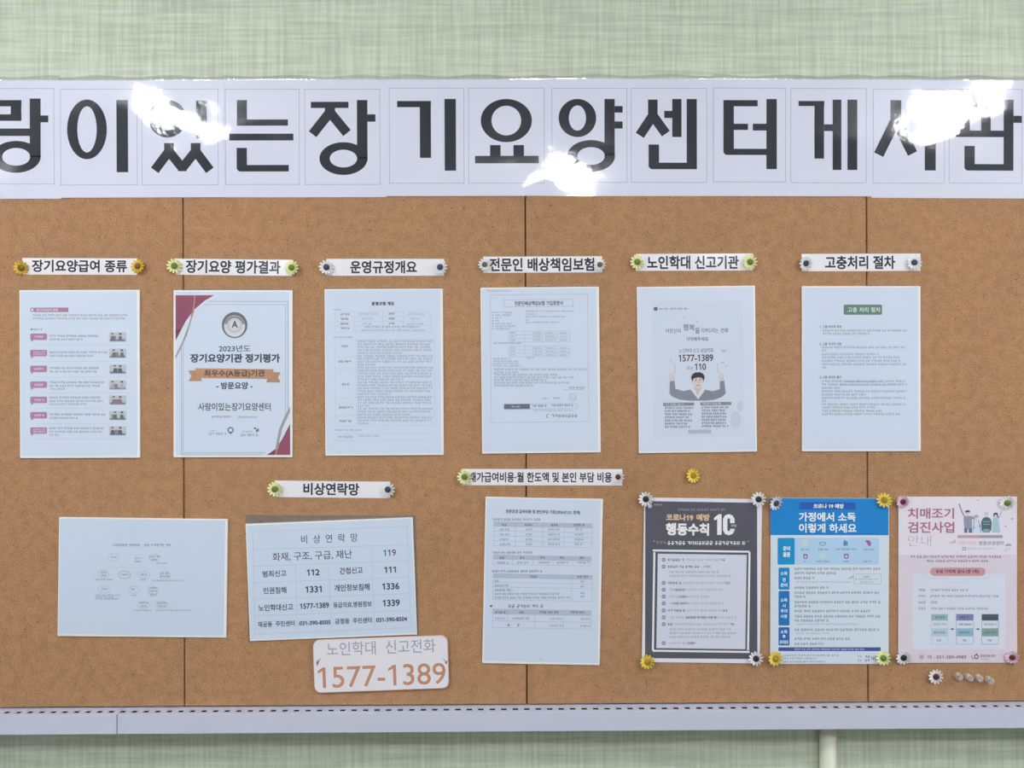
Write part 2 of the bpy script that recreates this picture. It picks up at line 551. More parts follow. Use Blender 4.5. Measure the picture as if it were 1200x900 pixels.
class Ink:
    """collects flat printed shapes (measured in photo pixels) and links them as one part of the page"""
    def __init__(s, page, name, c, layer=1, parent=None, label=None, finish=None):
        s.p, s.name, s.c, s.layer = page, name, c, layer
        s.parent, s.label, s.finish = parent, label, finish or page.finish
        s.v, s.f, s.q = [], [], []
    def _add(s, pts):
        k = len(s.v)
        s.v += pts
        s.q += [(len(s.f) % 13) * 4e-6] * len(pts)
        s.f.append(tuple(range(k, k + len(pts))))
        return s
    def rect(s, x0, y0, x1, y1):
        cx, cz = s.p.L((x0 + x1) / 2, (y0 + y1) / 2)
        w, h = (x1 - x0) / 2 * s.p.S, (y1 - y0) / 2 * s.p.S
        return s._add([(cx - w, cz - h), (cx + w, cz - h), (cx + w, cz + h), (cx - w, cz + h)])
    def frame(s, x0, y0, x1, y1, t):
        s.rect(x0, y0, x1, y0 + t); s.rect(x0, y1 - t, x1, y1)
        s.rect(x0, y0 + t, x0 + t, y1 - t); s.rect(x1 - t, y0 + t, x1, y1 - t)
        return s
    def rrect(s, x0, y0, x1, y1, r):
        pts = []
        for (cx, cy, a0) in ((x1 - r, y1 - r, 0), (x0 + r, y1 - r, 90), (x0 + r, y0 + r, 180), (x1 - r, y0 + r, 270)):
            for k in range(7):
                a = math.radians(a0 + k * 15)
                pts.append((cx + r * math.cos(a), cy + r * math.sin(a)))
        return s.poly(pts)
    def poly(s, pts):
        return s._add([s.p.L(x, y) for x, y in pts])
    def ell(s, cx, cy, rx, ry, n=28):
        return s.poly([(cx + rx * math.cos(2 * math.pi * i / n), cy + ry * math.sin(2 * math.pi * i / n)) for i in range(n)])
    def ring(s, cx, cy, rx, ry, ix, iy, n=48, a0=0, a1=360):
        for i in range(n):
            a = math.radians(a0 + (a1 - a0) * i / n)
            b = math.radians(a0 + (a1 - a0) * (i + 1) / n)
            s.poly([(cx + rx * math.cos(a), cy + ry * math.sin(a)), (cx + rx * math.cos(b), cy + ry * math.sin(b)),
                    (cx + ix * math.cos(b), cy + iy * math.sin(b)), (cx + ix * math.cos(a), cy + iy * math.sin(a))])
        return s
    def line(s, pts, w):
        for (xa, ya), (xb, yb) in zip(pts, pts[1:]):
            l = math.hypot(xb - xa, yb - ya) or 1
            nx, ny = -(yb - ya) / l * w / 2, (xb - xa) / l * w / 2
            s.poly([(xa + nx, ya + ny), (xb + nx, yb + ny), (xb - nx, yb - ny), (xa - nx, ya - ny)])
        return s
    def grid(s, xs, ys, t=0.4):
        for y in ys: s.rect(xs[0], y - t / 2, xs[-1], y + t / 2)
        for x in xs: s.rect(x - t / 2, ys[0], x + t / 2, ys[-1])
        return s
    def text(s, str_, x0, y0, x1, y1, bold=0.0):
        """a line of type fitted to a box; heavier weights are set as overlapping strikes"""
        vs, fs, a, b, c, d = text_mesh(str_, min(bold, 0.0))
        e = max(bold, 0.0) * 0.8
        cx, cz = s.p.L((x0 + x1) / 2, (y0 + y1) / 2)
        sx, sz = (x1 - x0) * s.p.S / (b - a + 2 * e), (y1 - y0) * s.p.S / (d - c + 2 * e)
        n = 0 if e == 0 else (4 if e < 0.022 else 8)
        hits = [(0, 0)] + [(e * math.cos(2 * math.pi * (i + .5) / n), e * math.sin(2 * math.pi * (i + .5) / n)) for i in range(n)]
        for h, (ex, ey) in enumerate(hits):
            k = len(s.v)
            s.v += [(cx + (x + ex - (a + b) / 2) * sx, cz + (y + ey - (c + d) / 2) * sz) for x, y in vs]
            s.q += [h * 5e-6] * len(vs)
            s.f += [tuple(i + k for i in f) for f in fs]
        return s
    def small(s, x0, x1, yc, h, seed=0, bold=1.0, words=(2, 5)):
        """a line of print too small to read: syllable-like marks in words"""
        rnd = random.Random(int(x0 * 13 + yc * 131 + seed))
        x, left = x0, rnd.randint(*words)
        S = s.p.S
        while x < x1 - h * 0.5:
            ax, az = s.p.L(x, yc)
            for (a, b, c, d) in rnd.choice(SYL):
                mx, my, w, hh = (a + c) / 2, (b + d) / 2, (c - a) / 2, (d - b) / 2
                w, hh = (w * bold if c - a < d - b else w), (hh * bold if d - b < c - a else hh)
                X, Z = ax + mx * h * 0.92 * S, az + (0.5 - my) * h * S
                w, hh = w * h * 0.92 * S, hh * h * S
                s._add([(X - w, Z - hh), (X + w, Z - hh), (X + w, Z + hh), (X - w, Z + hh)])
            x += h
            left -= 1
            if left == 0:
                left = rnd.randint(*words)
                x += h * 0.45
        return s
    def lines(s, x0, x1, ys, h, var=0.0, bold=1.0):
        for i, y in enumerate(ys):
            r = random.Random(int(y * 77 + x0))
            s.small(x0, x1 - (x1 - x0) * var * r.random(), y, h, i, bold)
        return s
    def done(s):
        y = -s.p.t - 0.00009 * s.layer
        o = mesh_obj(s.name, [(x, y - q, z) for (x, z), q in zip(s.v, s.q)], s.f, ink(s.c, s.finish), s.parent or s.p.o)
        if s.label: o['label'] = s.label
        return o

DARK = (50, 52, 62)
GREY = (104, 108, 122)
PAPER = (197, 208, 226)
EDGE = (232, 233, 238)
LINE = (160, 168, 184)

# ------------------------------------------------------------------ the banner across the top
def glyph_rang(k):
    for r in ((-60, 172, 75, 194), (38, 172, 75, 245), (-60, 222, 75, 245), (-60, 222, -22, 298), (-60, 272, 105, 298), (105, 167, 143, 372), (143, 226, 170, 250)): k.R(*r)
    k.O(57, 371.5, 86, 56, 49, 31)
def glyph_sa(k):
    k.R(-294, 172, -256, 256); k.W([(-273, 238), (-336, 364)], 36); k.W([(-277, 238), (-216, 360)], 36)
    k.R(-190, 167, -152, 425); k.R(-152, 256, -122, 280)
def glyph_i(k):
    k.O(306, 275, 70, 105, 34, 81); k.R(410, 172, 450, 425)
def glyph_it(k):
    k.O(589, 237.5, 66, 66, 30, 41); k.R(690, 174, 727, 308)
    k.R(577, 323, 611, 366); k.R(671, 323, 705, 366)
    k.W([(594, 352), (544, 419)], 33); k.W([(594, 352), (642, 412)], 33); k.W([(688, 352), (640, 412)], 33); k.W([(688, 352), (738, 419)], 33)
    k.R(626, 396, 656, 422)
def glyph_neun(k):
    for r in ((833, 172, 868, 262), (833, 240, 1012, 262), (807, 290, 1031, 314), (832, 340, 868, 414), (842, 400, 1015, 423)): k.R(*r)
    k.E(846, 409, 14, 14)
def glyph_jang(k):
    k.R(1093, 178, 1225, 200); k.R(1142, 178, 1178, 228)
    k.W([(1162, 212), (1099, 292)], 34); k.W([(1158, 212), (1220, 288)], 34)
    k.R(1255, 172, 1292, 385); k.R(1292, 222, 1320, 248); k.O(1207.5, 377.5, 84.5, 57.5, 48, 31)
def glyph_gi(k):
    for r in ((196, 175, 315, 197), (276, 175, 315, 375), (363, 168, 403, 420)): k.R(*r)
def glyph_yo(k):
    k.O(580, 244, 90, 76, 52, 52)
    for r in ((523, 330, 560, 370), (605, 330, 642, 370), (470, 368, 694, 394)): k.R(*r)
def glyph_yang(k):
    k.O(830, 235, 66, 67, 30, 44); k.R(925, 168, 961, 372); k.R(961, 193, 989, 216); k.R(961, 247, 989, 272)
    k.O(878, 368.5, 84, 56, 48, 31)
def glyph_sen(k):
    k.R(1078, 170, 1112, 240); k.W([(1096, 225), (1049, 296)], 34); k.W([(1094, 225), (1141, 290)], 34)
    for r in ((1135, 210, 1165, 235), (1163, 168, 1196, 302), (1214, 168, 1250, 415), (1080, 328, 1117, 406), (1090, 392, 1250, 415)): k.R(*r)
    k.E(1094, 401, 14, 14)
def glyph_teo(k):
    for r in ((143, 172, 180, 355), (152, 172, 264, 194), (143, 255, 230, 277), (154, 343, 300, 365), (246, 255, 296, 279), (294, 168, 331, 415)): k.R(*r)
    k.E(157, 351, 14, 14); k.R(143, 172, 160, 194)
def glyph_ge(k):
    for r in ((407, 175, 498, 193), (463, 175, 497, 378), (497, 257, 530, 281), (527, 170, 558, 418), (579, 170, 614, 418)): k.R(*r)
def glyph_si(k):
    k.R(730, 172, 768, 256); k.W([(751, 238), (689, 364)], 36); k.W([(747, 238), (808, 360)], 36); k.R(851, 172, 890, 420)
def glyph_pan(k):
    for r in ((963, 176, 1098, 195), (976, 176, 1010, 290), (1049, 176, 1083, 290), (960, 279, 1130, 302), (1128, 170, 1163, 420), (1163, 227, 1192, 252), (990, 333, 1027, 410), (1000, 397, 1163, 420)): k.R(*r)
    k.E(1004, 406, 14, 14)

class Glyph(Ink):
    ox = 0
    def R(s, a, b, c, d): s.rect(s.ox + a / 3, 60 + b / 3, s.ox + c / 3, 60 + d / 3)
    def O(s, cx, cy, rx, ry, ix, iy): s.ring(s.ox + cx / 3, 60 + cy / 3, rx / 3, ry / 3, ix / 3, iy / 3, 64)
    def E(s, cx, cy, rx, ry): s.ell(s.ox + cx / 3, 60 + cy / 3, rx / 3, ry / 3)
    def W(s, pts, w): s.line([(s.ox + x / 3, 60 + y / 3) for x, y in pts], w / 3)

BANNER = [
    ([(-119, 94), (71.5, 94), (71, 233), (-119, 233)], 0, [(glyph_sa, (-117, 103.5, -34, 216)), (glyph_rang, (-28, 103.5, 63.5, 216))], 'banner sheet at the far left, cut off, lettered 사랑'),
    ([(70.5, 94), (263, 94), (263, 231), (69.5, 232)], 0, [(glyph_i, (70.8, 104.3, 161, 217)), (glyph_it, (166, 104.3, 256, 217))], 'white laminated banner sheet lettered 이있'),
    ([(262, 93.5), (452.5, 93.5), (452.5, 231), (262.5, 231.5)], 0, [(glyph_neun, (264, 104.3, 351, 216.5)), (glyph_jang, (357, 104.3, 445.5, 216.5))], 'white laminated banner sheet lettered 는장'),
    ([(451.5, 93), (641, 93), (640.5, 229.5), (452.5, 230)], 400, [(glyph_gi, (456, 103, 544, 215)), (glyph_yo, (549, 103, 638, 215))], 'white laminated banner sheet lettered 기요'),
    ([(640, 92.5), (836, 92.5), (836, 230), (640.5, 229.5)], 400, [(glyph_yang, (646.5, 103.3, 735, 214)), (glyph_sen, (739.5, 103.3, 828.5, 214))], 'white laminated banner sheet lettered 양센'),
    ([(835, 93), (1022, 93), (1021.5, 230.5), (836.5, 229.5)], 800, [(glyph_teo, (835.8, 103, 921, 213.5)), (glyph_ge, (926.5, 103.5, 1015.5, 214.5))], 'white laminated banner sheet lettered 터게'),
    ([(1021, 93.5), (1214, 94), (1213, 233), (1022, 231.5)], 800, [(glyph_si, (1023, 104.3, 1107, 215)), (glyph_pan, (1112, 104.3, 1198, 215))], 'banner sheet at the far right with strong glare, lettered 시판'),
]
for i, (quad, ox, glyphs, label) in enumerate(BANNER):
    pg = Page('banner_sheet', quad, 0.0007, label, 'banner sheet', 'banner sheets across the top', Y=-0.0004 - (0.0008 if i % 2 else 0.0), finish='banner')
    pg.sheet((205, 208, 227))
    pg.lip(0.0, 1.0, 0.008)
    for fn, cell in glyphs:
        Ink(pg, 'cell_frame', (150, 154, 172), 1).frame(*cell, 0.55).done()
        g = Glyph(pg, 'character', (44, 45, 54), 2)
        g.ox = ox
        fn(g)
        g.done()

# ------------------------------------------------------------------ heading strips
def strip(quad, txt, box, label, bold=0.04):
    pg = Page('heading_strip', quad, 0.0008, label, 'heading strip', 'heading strips above the notices', Y=-0.0003)
    pg.sheet((222, 220, 232))
    pg.lip(0.1, 0.9, 0.002)
    Ink(pg, 'lettering', DARK, 1).text(txt, *box, bold).done()
strip([(25, 302), (161.5, 303), (160, 322), (27, 322)], '장기요양급여 종류', (38, 304.5, 148.5, 319), 'white heading strip lettered 장기요양급여 종류')
strip([(205, 303), (343, 304.5), (342.5, 323.5), (206, 322)], '장기요양 평가결과', (218, 305, 328.5, 320.5), 'white heading strip lettered 장기요양 평가결과')
strip([(382.5, 303), (520, 303.5), (521, 323), (383, 323.5)], '운영규정개요', (410.5, 305.5, 488.5, 320.5), 'white heading strip lettered 운영규정개요')
strip([(566, 301), (705.5, 300), (706, 319.5), (566, 319.5)], '전문인 배상책임보험', (573.6, 302, 696.5, 318), 'white heading strip lettered 전문인 배상책임보험')
strip([(745, 297.5), (883, 297), (882, 317), (745, 317.5)], '노인학대 신고기관', (758, 299.5, 866, 315.5), 'white heading strip lettered 노인학대 신고기관')
strip([(938.8, 297.5), (1079, 297), (1078.5, 317.5), (940, 318)], '고충처리 절차', (966.5, 299.7, 1049.3, 315.5), 'white heading strip lettered 고충처리 절차')
strip([(321, 563.2), (457, 564.5), (457.5, 584), (322, 582.5)], '비상연락망', (355.6, 566, 421, 580.5), 'white heading strip lettered 비상연락망')
strip([(540.5, 549.5), (729.5, 549.7), (729, 569), (541.5, 568.7)], '재가급여비용·월 한도액 및 본인 부담 비용', (549.5, 553.3, 717, 565.3), 'longest heading strip, lettered 재가급여비용', 0.035)

# ------------------------------------------------------------------ notices
NG = 'laminated notices on the cork board'
def notice(name, quad, label, cat, inset=(1.2, 1.5, 3.0, 2.2), paper=PAPER, lip=(0.0, 1.0), group=NG):
    pg = Page(name, quad, 0.0030, label, cat, group, Y=-0.0004)
    pg.sheet(EDGE, 'sheet')
    if lip:
        pg.lip(*lip)
    w, h, S = pg.w / 2, pg.h / 2, pg.S
    l, t, r, b = (v * S for v in inset)
    y = -pg.t - 0.00007
    o = mesh_obj('printed_page', [(-w + l, y, -h + b), (w - r, y, -h + b), (w - r, y, h - t), (-w + l, y, h - t)], [(0, 1, 2, 3)], ink(paper, 'sheet'), pg.o)
    return pg

# --- kinds of care benefit: mauve badges and small pictures
pg = notice('notice_sheet', [(22, 340), (163, 339.5), (164.5, 536.5), (24, 537)], 'notice with seven mauve speech badges beside small pictures', 'notice')
MAUVE = (164, 120, 152)
hb = Ink(pg, 'title_band', MAUVE, 2).rect(40, 360.5, 80, 365.7).ring(37.8, 363, 2.6, 2.6, 1.5, 1.5).done()
Ink(pg, 'title_lettering', (228, 216, 228), 3, hb).text('장기요양급여 종류', 43, 361.7, 68, 364.7, 0.02).done()
tx = Ink(pg, 'body_text', GREY, 2)
tx.small(38, 149.5, 369.3, 2.6).small(38, 147.5, 373.2, 2.6).rect(36, 385, 38, 387).small(39, 50, 386, 2.4, 0, 1.3)
rows = [395, 414.2, 432.7, 451.2, 469, 487, 505]
rows_text = [(117, 97), (126, 111), (117, 114), (122, 117), (119, 120), (124, 92), (121, 119)]
third = {3: 78, 4: 101, 6: 69}
sep = Ink(pg, 'divider_lines', (176, 188, 206), 2)
for i, y in enumerate(rows):
    bd = Ink(pg, 'badge', MAUVE, 2).rrect(35.5, y - 4.2, 55.2, y + 3.4, 1.6).poly([(36.2, y + 2.5), (40, y + 3.0), (36.8, y + 6.0)]).done()
    bt = Ink(pg, 'badge_lettering', (228, 214, 228), 3, bd)
    if i in (1, 6): bt.small(39, 53, y - 1.6, 2.2).small(39, 53, y + 1.1, 2.2)
    else: bt.small(40.5, 52, y - 0.4, 2.6, 0, 1.2)
    bt.done()
    k = 3 if i in third else 2
    y0 = y - (3.2 if k == 3 else 1.4)
    tx.small(58, rows_text[i][0], y0, 2.5, i, 1.25).small(58, rows_text[i][1], y0 + 4.1, 2.5, i + 9, 1.15)
    if k == 3: tx.small(58, third[i], y0 + 7.8, 2.5, i)
    sep.rect(42, y + 9.1, 151, y + 9.5)
    # the little picture: a carer and an elderly person with furniture
    pic = Ink(pg, 'picture', (178, 186, 192), 2).rrect(128, y - 5.6, 148, y + 5.4, 1).done()
    Ink(pg, 'furniture', (122, 132, 140), 3, pic).rect(129, y + 2.6, 147, y + 5).rect(130 + (i * 3) % 7, y - 1.2, 136 + (i * 3) % 7, y + 3).done()
    f1 = Ink(pg, 'clothing', [(120, 108, 122), (104, 118, 106), (88, 96, 112), (170, 160, 172), (150, 110, 124), (96, 110, 104), (90, 96, 108)][i], 4, pic)
    xa, xb = 132 + (i % 3) * 1.5, 141 + (i % 2) * 2
    for X in (xa, xb):
        f1.poly([(X - 2.4, y + 4), (X - 1.8, y - 0.6), (X, y - 1.6), (X + 1.8, y - 0.6), (X + 2.6, y + 4)])
    f1.done()
    Ink(pg, 'faces', (196, 180, 172), 5, pic).ell(xa, y - 2.8, 1.4, 1.6, 12).ell(xb, y - 2.8, 1.4, 1.6, 12).done()
    Ink(pg, 'hair', (74, 74, 82), 6, pic).poly([(xa - 1.6, y - 2.8), (xa - 1.2, y - 4.6), (xa + 1.2, y - 4.6), (xa + 1.6, y - 2.8), (xa + 0.8, y - 3.6)]).poly([(xb - 1.6, y - 2.8), (xb - 1.2, y - 4.6), (xb + 1.2, y - 4.6), (xb + 1.6, y - 2.8)]).done()
sep.done(); tx.done()

# --- the certificate
pg = notice('certificate', [(202.5, 340), (342, 340), (343.5, 536), (204, 536)], 'award certificate with maroon corners, round seal and tan ribbon', 'certificate', inset=(2.5, 2, 3.5, 2.5))
MAR = (136, 78, 98)
Ink(pg, 'border_lines', (146, 156, 172), 2).frame(212.4, 353, 337.8, 533.2, 0.6).frame(214.6, 356.6, 335, 531, 0.5).done()
Ink(pg, 'corner_panel', (203, 211, 225), 3, label='pale sweep inside the maroon corner').poly([(205.8, 346), (257, 346), (226, 364), (222, 385), (206, 420)]).done()
Ink(pg, 'corner_panel', (203, 211, 225), 3, label='pale sweep inside the maroon corner').poly([(340, 474), (340, 533), (308, 533), (324, 523), (331, 497)]).done()
Ink(pg, 'maroon_corner', MAR, 4, label='maroon upper left corner').poly([(205.8, 346), (251, 346), (240, 352.5), (227, 363.5), (217.5, 377), (206, 399)]).done()
Ink(pg, 'maroon_corner', MAR, 4, label='maroon lower right corner').poly([(340, 496.5), (340.2, 533), (313, 533), (323, 526), (331, 514)]).done()
Ink(pg, 'grey_sweep', (150, 146, 148), 5).poly([(226.5, 363), (228, 364), (219, 393), (212, 409), (205.6, 421), (205.6, 417), (214, 400), (221, 381)]).poly([(340, 476.5), (340, 482), (331, 502), (325.5, 524), (322, 530), (327, 503), (333.5, 488)]).done()
Ink(pg, 'dark_fold', (108, 64, 80), 5).poly([(205.8, 386), (212.5, 385), (206, 399)]).poly([(313, 533), (323, 526), (321, 533)]).done()
Ink(pg, 'gold_stripe', (172, 128, 112), 6).line([(228.5, 346), (227, 363), (224, 371)], 1.6).line([(327.5, 519), (323, 533)], 1.6).done()
seal = Ink(pg, 'seal', (104, 103, 106), 3, label='grey round seal').ell(275, 381, 15, 15.3, 48).done()
Ink(pg, 'seal_face', (198, 202, 208), 4, seal).ell(275, 382.2, 12.3, 12.6, 48).done()
Ink(pg, 'seal_crescent', (132, 130, 132), 5, seal).ring(275, 381.6, 12, 11.4, 9.2, 9, 40, 190, 350).done()
Ink(pg, 'seal_ring', (150, 150, 154), 6, seal).ring(275, 381, 8.6, 8.6, 7.9, 7.9).ring(275, 381, 6.6, 6.6, 6.2, 6.2).done()
Ink(pg, 'seal_letter', (90, 90, 98), 7, seal).text('A', 271.7, 376, 278.8, 384.3, 0.04).done()
Ink(pg, 'year_lettering', (82, 84, 96), 3).text('2023년도', 256.5, 404.5, 293.5, 412.3, 0.025).done()
Ink(pg, 'title_lettering', (72, 74, 86), 3).text('장기요양기관 정기평가', 223.2, 414.5, 328, 425, 0.055).done()
rb = Ink(pg, 'ribbon', (170, 130, 104), 4, label='tan ribbon').poly([(220.5, 434.5), (232, 433.7), (237, 446.5), (221, 446.8), (224.5, 440.5)]).poly([(317, 436), (329, 436.3), (325.8, 442.3), (328.7, 448.2), (312, 448)]).done()
Ink(pg, 'ribbon_band', (176, 136, 108), 5, rb).poly([(229, 431.5), (320.5, 432.6), (320.5, 444.2), (229, 443)]).done()
Ink(pg, 'ribbon_lettering', (98, 72, 66), 6, rb).text('최우수(A등급)기관', 239.5, 433.3, 310.5, 442.6, 0.04).done()
Ink(pg, 'service_lettering', (78, 80, 92), 3).text('- 방문요양 -', 253.5, 447.6, 296, 456.2, 0.045).done()
Ink(pg, 'centre_name_lettering', (78, 80, 92), 3).text('사랑이있는장기요양센터', 232.5, 472, 317, 481.5, 0.025).done()
Ink(pg, 'small_print', (120, 122, 136), 3).small(248, 272, 488.3, 2.4, 0, 1.4).small(279, 301, 488.7, 2.2, 0, 1.2).done()
Ink(pg, 'agency_logo', (122, 130, 146), 3).small(245, 266.5, 508.2, 3, 0, 1.2).small(246, 253, 504.5, 2).done()
Ink(pg, 'agency_emblem', (92, 98, 112), 3).ring(270.3, 504, 3.6, 3.6, 2.3, 2.2).poly([(268.2, 506.6), (272.4, 506.6), (270.3, 509)]).done()
Ink(pg, 'second_agency_logo', (110, 118, 132), 3).small(282, 304, 509.8, 3, 0, 1.3).small(283, 296, 505.8, 2).ell(299, 502, 1.6, 1.2, 12).ell(302.3, 504, 1.3, 2, 12).rect(300, 503.4, 301.2, 507).done()

# --- operating rules
pg = notice('notice_sheet', [(379.5, 339), (518, 338), (521, 533.5), (382, 534)], 'densely typed two-column rules sheet under the heading 운영규정개요', 'notice')
Ink(pg, 'title_lettering', DARK, 2).text('운영규정 개요', 435.5, 353.5, 462, 358, 0.06).done()
Ink(pg, 'table_lines', (178, 188, 206), 2).grid([392.7, 416, 448.6, 472.6, 504.6], [365.5, 371, 376.6, 382, 389], 0.35).grid([392.7, 417.5, 509.5], [397.6, 418.5, 432, 466, 487, 498.8], 0.35).grid([393, 417.5, 509.5], [508.5, 516], 0.35).done()
for y in (368.2, 373.7, 379.3, 384.6): Ink(pg, 'table_label', (82, 86, 98), 2).small(399, 409, y, 2.4, 0, 1.5).done()
for y in (367.6, 373.3, 379): Ink(pg, 'table_label', (82, 86, 98), 2).small(455.5, 464.5, y, 2.4, 0, 1.5).done()
for y, a, b in ((405.7, 400, 409), (423.6, 397, 411.5), (450.2, 400.5, 410), (477.4, 397, 413), (493.3, 398, 413)): Ink(pg, 'row_label', (82, 86, 98), 2).small(a, b, y, 2.6, 0, 1.4).done()
Ink(pg, 'row_label', (82, 86, 98), 2).small(396, 414, 511.8, 2.4).done()
tx = Ink(pg, 'body_text', (122, 126, 142), 2)
tx.small(391, 400, 362.8, 2.2).small(391, 415, 395.2, 2.3).small(391.5, 424, 503.8, 2.3).small(421, 446, 511, 2.4)
for y, a, b, c, d in ((368, 420, 443, 478, 498), (373.5, 424, 437, 481, 493), (379.5, 425, 436, 477, 498)): tx.small(a, b, y, 2).small(c, d, y, 2)
tx.small(427, 491, 383, 2.6, 0, 1.2).small(423, 498, 387, 2.2)
short = {4: 470, 8: 440, 13: 474, 18: 459, 22: 433, 25: 480, 28: 434}
for i in range(29):
    tx.small(419, short.get(i, 507), 399.8 + i * 3.44, 2.55, i, 1.05)
tx.done()

# --- insurance certificate
pg = notice('notice_sheet', [(563, 337), (702, 336), (704, 530), (565, 532)], 'insurance sheet with a boxed title and dark grey bar near its foot', 'notice', lip=(0.3, 1.0))
Ink(pg, 'table_lines', (156, 164, 180), 2).frame(575, 345, 689.5, 494.8, 0.35).frame(590.4, 350.8, 671.6, 359.6, 0.45).grid([596.5, 615, 624.5, 635.5, 652.5, 667.5], [388, 392.2, 396.5, 400.6], 0.3).grid([596.5, 615, 624.5, 635.5, 652.5, 667.5], [405.5, 409.5, 413.8, 417.8], 0.3).rect(661, 456.2, 684.5, 456.7).frame(590.7, 473.2, 676.5, 479.4, 0.4).done()
Ink(pg, 'title_lettering', (66, 70, 82), 2).text('전문인배상책임보험 가입증명서', 603, 352.6, 659.5, 358, 0.03).done()
tx = Ink(pg, 'body_text', (116, 122, 138), 2)
tx.small(570, 600, 340.8, 2, 0)
for i, (y, b) in enumerate(((366.2, 600.5), (369.3, 600), (372.7, 587.5), (376, 584), (379.2, 600), (382.2, 604.5), (385.2, 596))):
    tx.rect(577, y - 0.6, 578.2, y + 0.6).small(580.3, b, y, 2.2)
for y, b in ((364.6, 671.5), (368.3, 629), (371, 663.5), (375, 619.5), (377.7, 656)): tx.small(616, b, y, 2)
for y in (390.2, 394.5, 398.6, 407.7, 411.8, 416):
    for a, b in ((598, 604), (626, 634), (639, 650), (656, 665)): tx.small(a, b, y, 2, int(y))
tx.small(578.5, 611.5, 402, 2.2, 0, 1.3).small(617, 626, 419.3, 2)
for y, b in ((420.4, 598), (423.4, 607), (426.3, 608), (429, 610)): tx.small(577.5, b, y, 2.1)
for y, b in ((432.8, 687), (436.3, 608), (439.2, 654), (442.3, 674.5), (445.3, 641), (448.5, 667), (451.7, 624)): tx.small(579, b, y, 2.4, 1, 1.15)
tx.small(666, 684.5, 454.2, 2.6, 0, 1.2).small(636, 643, 467, 2).small(648, 656, 466.5, 2.2, 0, 1.3).small(625, 672, 481, 1.6).done()
bar = Ink(pg, 'dark_bar', (98, 106, 120), 3).rect(590.7, 473.4, 621, 479.2).done()
Ink(pg, 'bar_lettering', (190, 198, 212), 4, bar).small(599.5, 610, 476.4, 2.2, 0, 1.3).done()
Ink(pg, 'contact_lettering', (74, 80, 94), 3).small(624, 640, 475.6, 2.4, 0, 1.5).small(647, 671, 475, 2.4, 0, 1.5).done()
Ink(pg, 'insurer_name', (92, 98, 112), 3).small(646.5, 676, 487.3, 3.8, 4, 1.25, (9, 9)).ring(642, 487.5, 2, 2.2, 1.3, 1.5, 20, 60, 300).done()
Ink(pg, 'stamp', (170, 172, 188), 3, label='faint grey round stamp').ring(671, 465.8, 4.4, 4.6, 3.7, 3.9).small(668.4, 674, 464.4, 2.2).small(668.4, 674, 467.2, 2.2).done()

# --- abuse reporting poster with a man
pg = notice('poster', [(746, 336), (884, 335), (888, 529), (749, 531.5)], 'pale grey poster of a man in a sweater raising both hands', 'poster', inset=(1.2, 1.5, 2, 2), paper=(200, 208, 224), lip=None)
Ink(pg, 'poster_panel', (196, 205, 220), 2).poly([(764, 352), (870, 353), (873, 512), (766, 513)]).done()
for fx, fy, fa, fb in ((862, 492, 6, 11), (867, 476, 3.5, 6)):
    Ink(pg, 'flower_shade', (186, 194, 208), 3).ell(fx, fy, fa, fb).done()
lg = Ink(pg, 'agency_logo', (70, 74, 90), 3).ring(768.3, 361.9, 2.4, 2.2, 1.0, 0.8).rect(766.2, 361.9, 770.4, 362.9).done()
Ink(pg, 'agency_lettering', (96, 102, 118), 3).small(772.5, 782.5, 362, 2.3, 0, 1.4).small(787.5, 806, 361.7, 2.3, 0, 1.4).line([(785.3, 363.2), (787, 360.3)], 0.6).done()
scr = Ink(pg, 'script_lettering', (78, 82, 96), 3)
scr.text('어르신의', 780, 385, 797.5, 390.3, 0.01).text('행복', 800.5, 379.8, 814, 387.5, 0.01).text('을', 814.5, 384, 820, 391, 0.01).text('지켜드리는', 821.5, 384.5, 841.5, 390, 0.01).text('전화', 844.5, 384.5, 853.5, 389.8, 0.01).text('기억해주세요', 804, 394.8, 830, 399.7, 0.02).done()
Ink(pg, 'petals', (166, 172, 188), 3).ell(801.5, 372.5, 1.3, 0.9, 10).ell(817, 377, 1, 0.7, 10).line([(845.5, 409), (848, 413), (850.6, 409.5)], 1.4).ell(847, 425, 2, 0.8, 10).ell(851, 429, 1.2, 0.8, 10).done()
Ink(pg, 'caption_lettering', (104, 100, 112), 3).text('노인학대 신고 상담전화', 795.5, 408.2, 836, 413.2, 0.01).text('또는', 804.8, 429.3, 812.5, 433.4, 0.0).done()
Ink(pg, 'phone_number', (92, 80, 88), 3).text('1577-1389', 795.2, 415.4, 835.8, 423.6, 0.03).text('110', 814.2, 425.8, 827.4, 433.8, 0.03).done()
man = Ink(pg, 'printed_figure', (128, 130, 142), 4, label='grey sweater of the printed man').poly([(784.8, 447), (790.3, 446), (791.5, 455.5), (801, 458.3), (809.5, 456.5), (826, 456.5), (835, 458.5), (843.6, 456), (843.2, 447), (848.6, 446), (850.4, 461), (846, 465), (837, 468.5), (827, 469.5), (808, 469.5), (797, 468.5), (788, 465), (784.5, 461)]).done()
Ink(pg, 'collar', (202, 206, 214), 5, man).poly([(809.5, 456.6), (813.5, 454.5), (817.5, 463), (822, 454.5), (826, 456.6), (818.3, 468)]).done()
Ink(pg, 'collar_trim', (148, 150, 160), 6, man).line([(809.5, 457.6), (817.9, 468.4), (826, 457.6)], 0.8).done()
Ink(pg, 'neck', (190, 178, 178), 6, man).poly([(813.8, 452), (821.8, 452), (821.8, 456.5), (817.7, 462), (813.6, 456.5)]).done()
face = Ink(pg, 'face', (204, 192, 190), 7, man).ell(817.7, 447, 5.6, 8.0, 30).ell(812, 447.8, 0.9, 1.6, 10).ell(823.6, 447.8, 0.9, 1.6, 10).done()
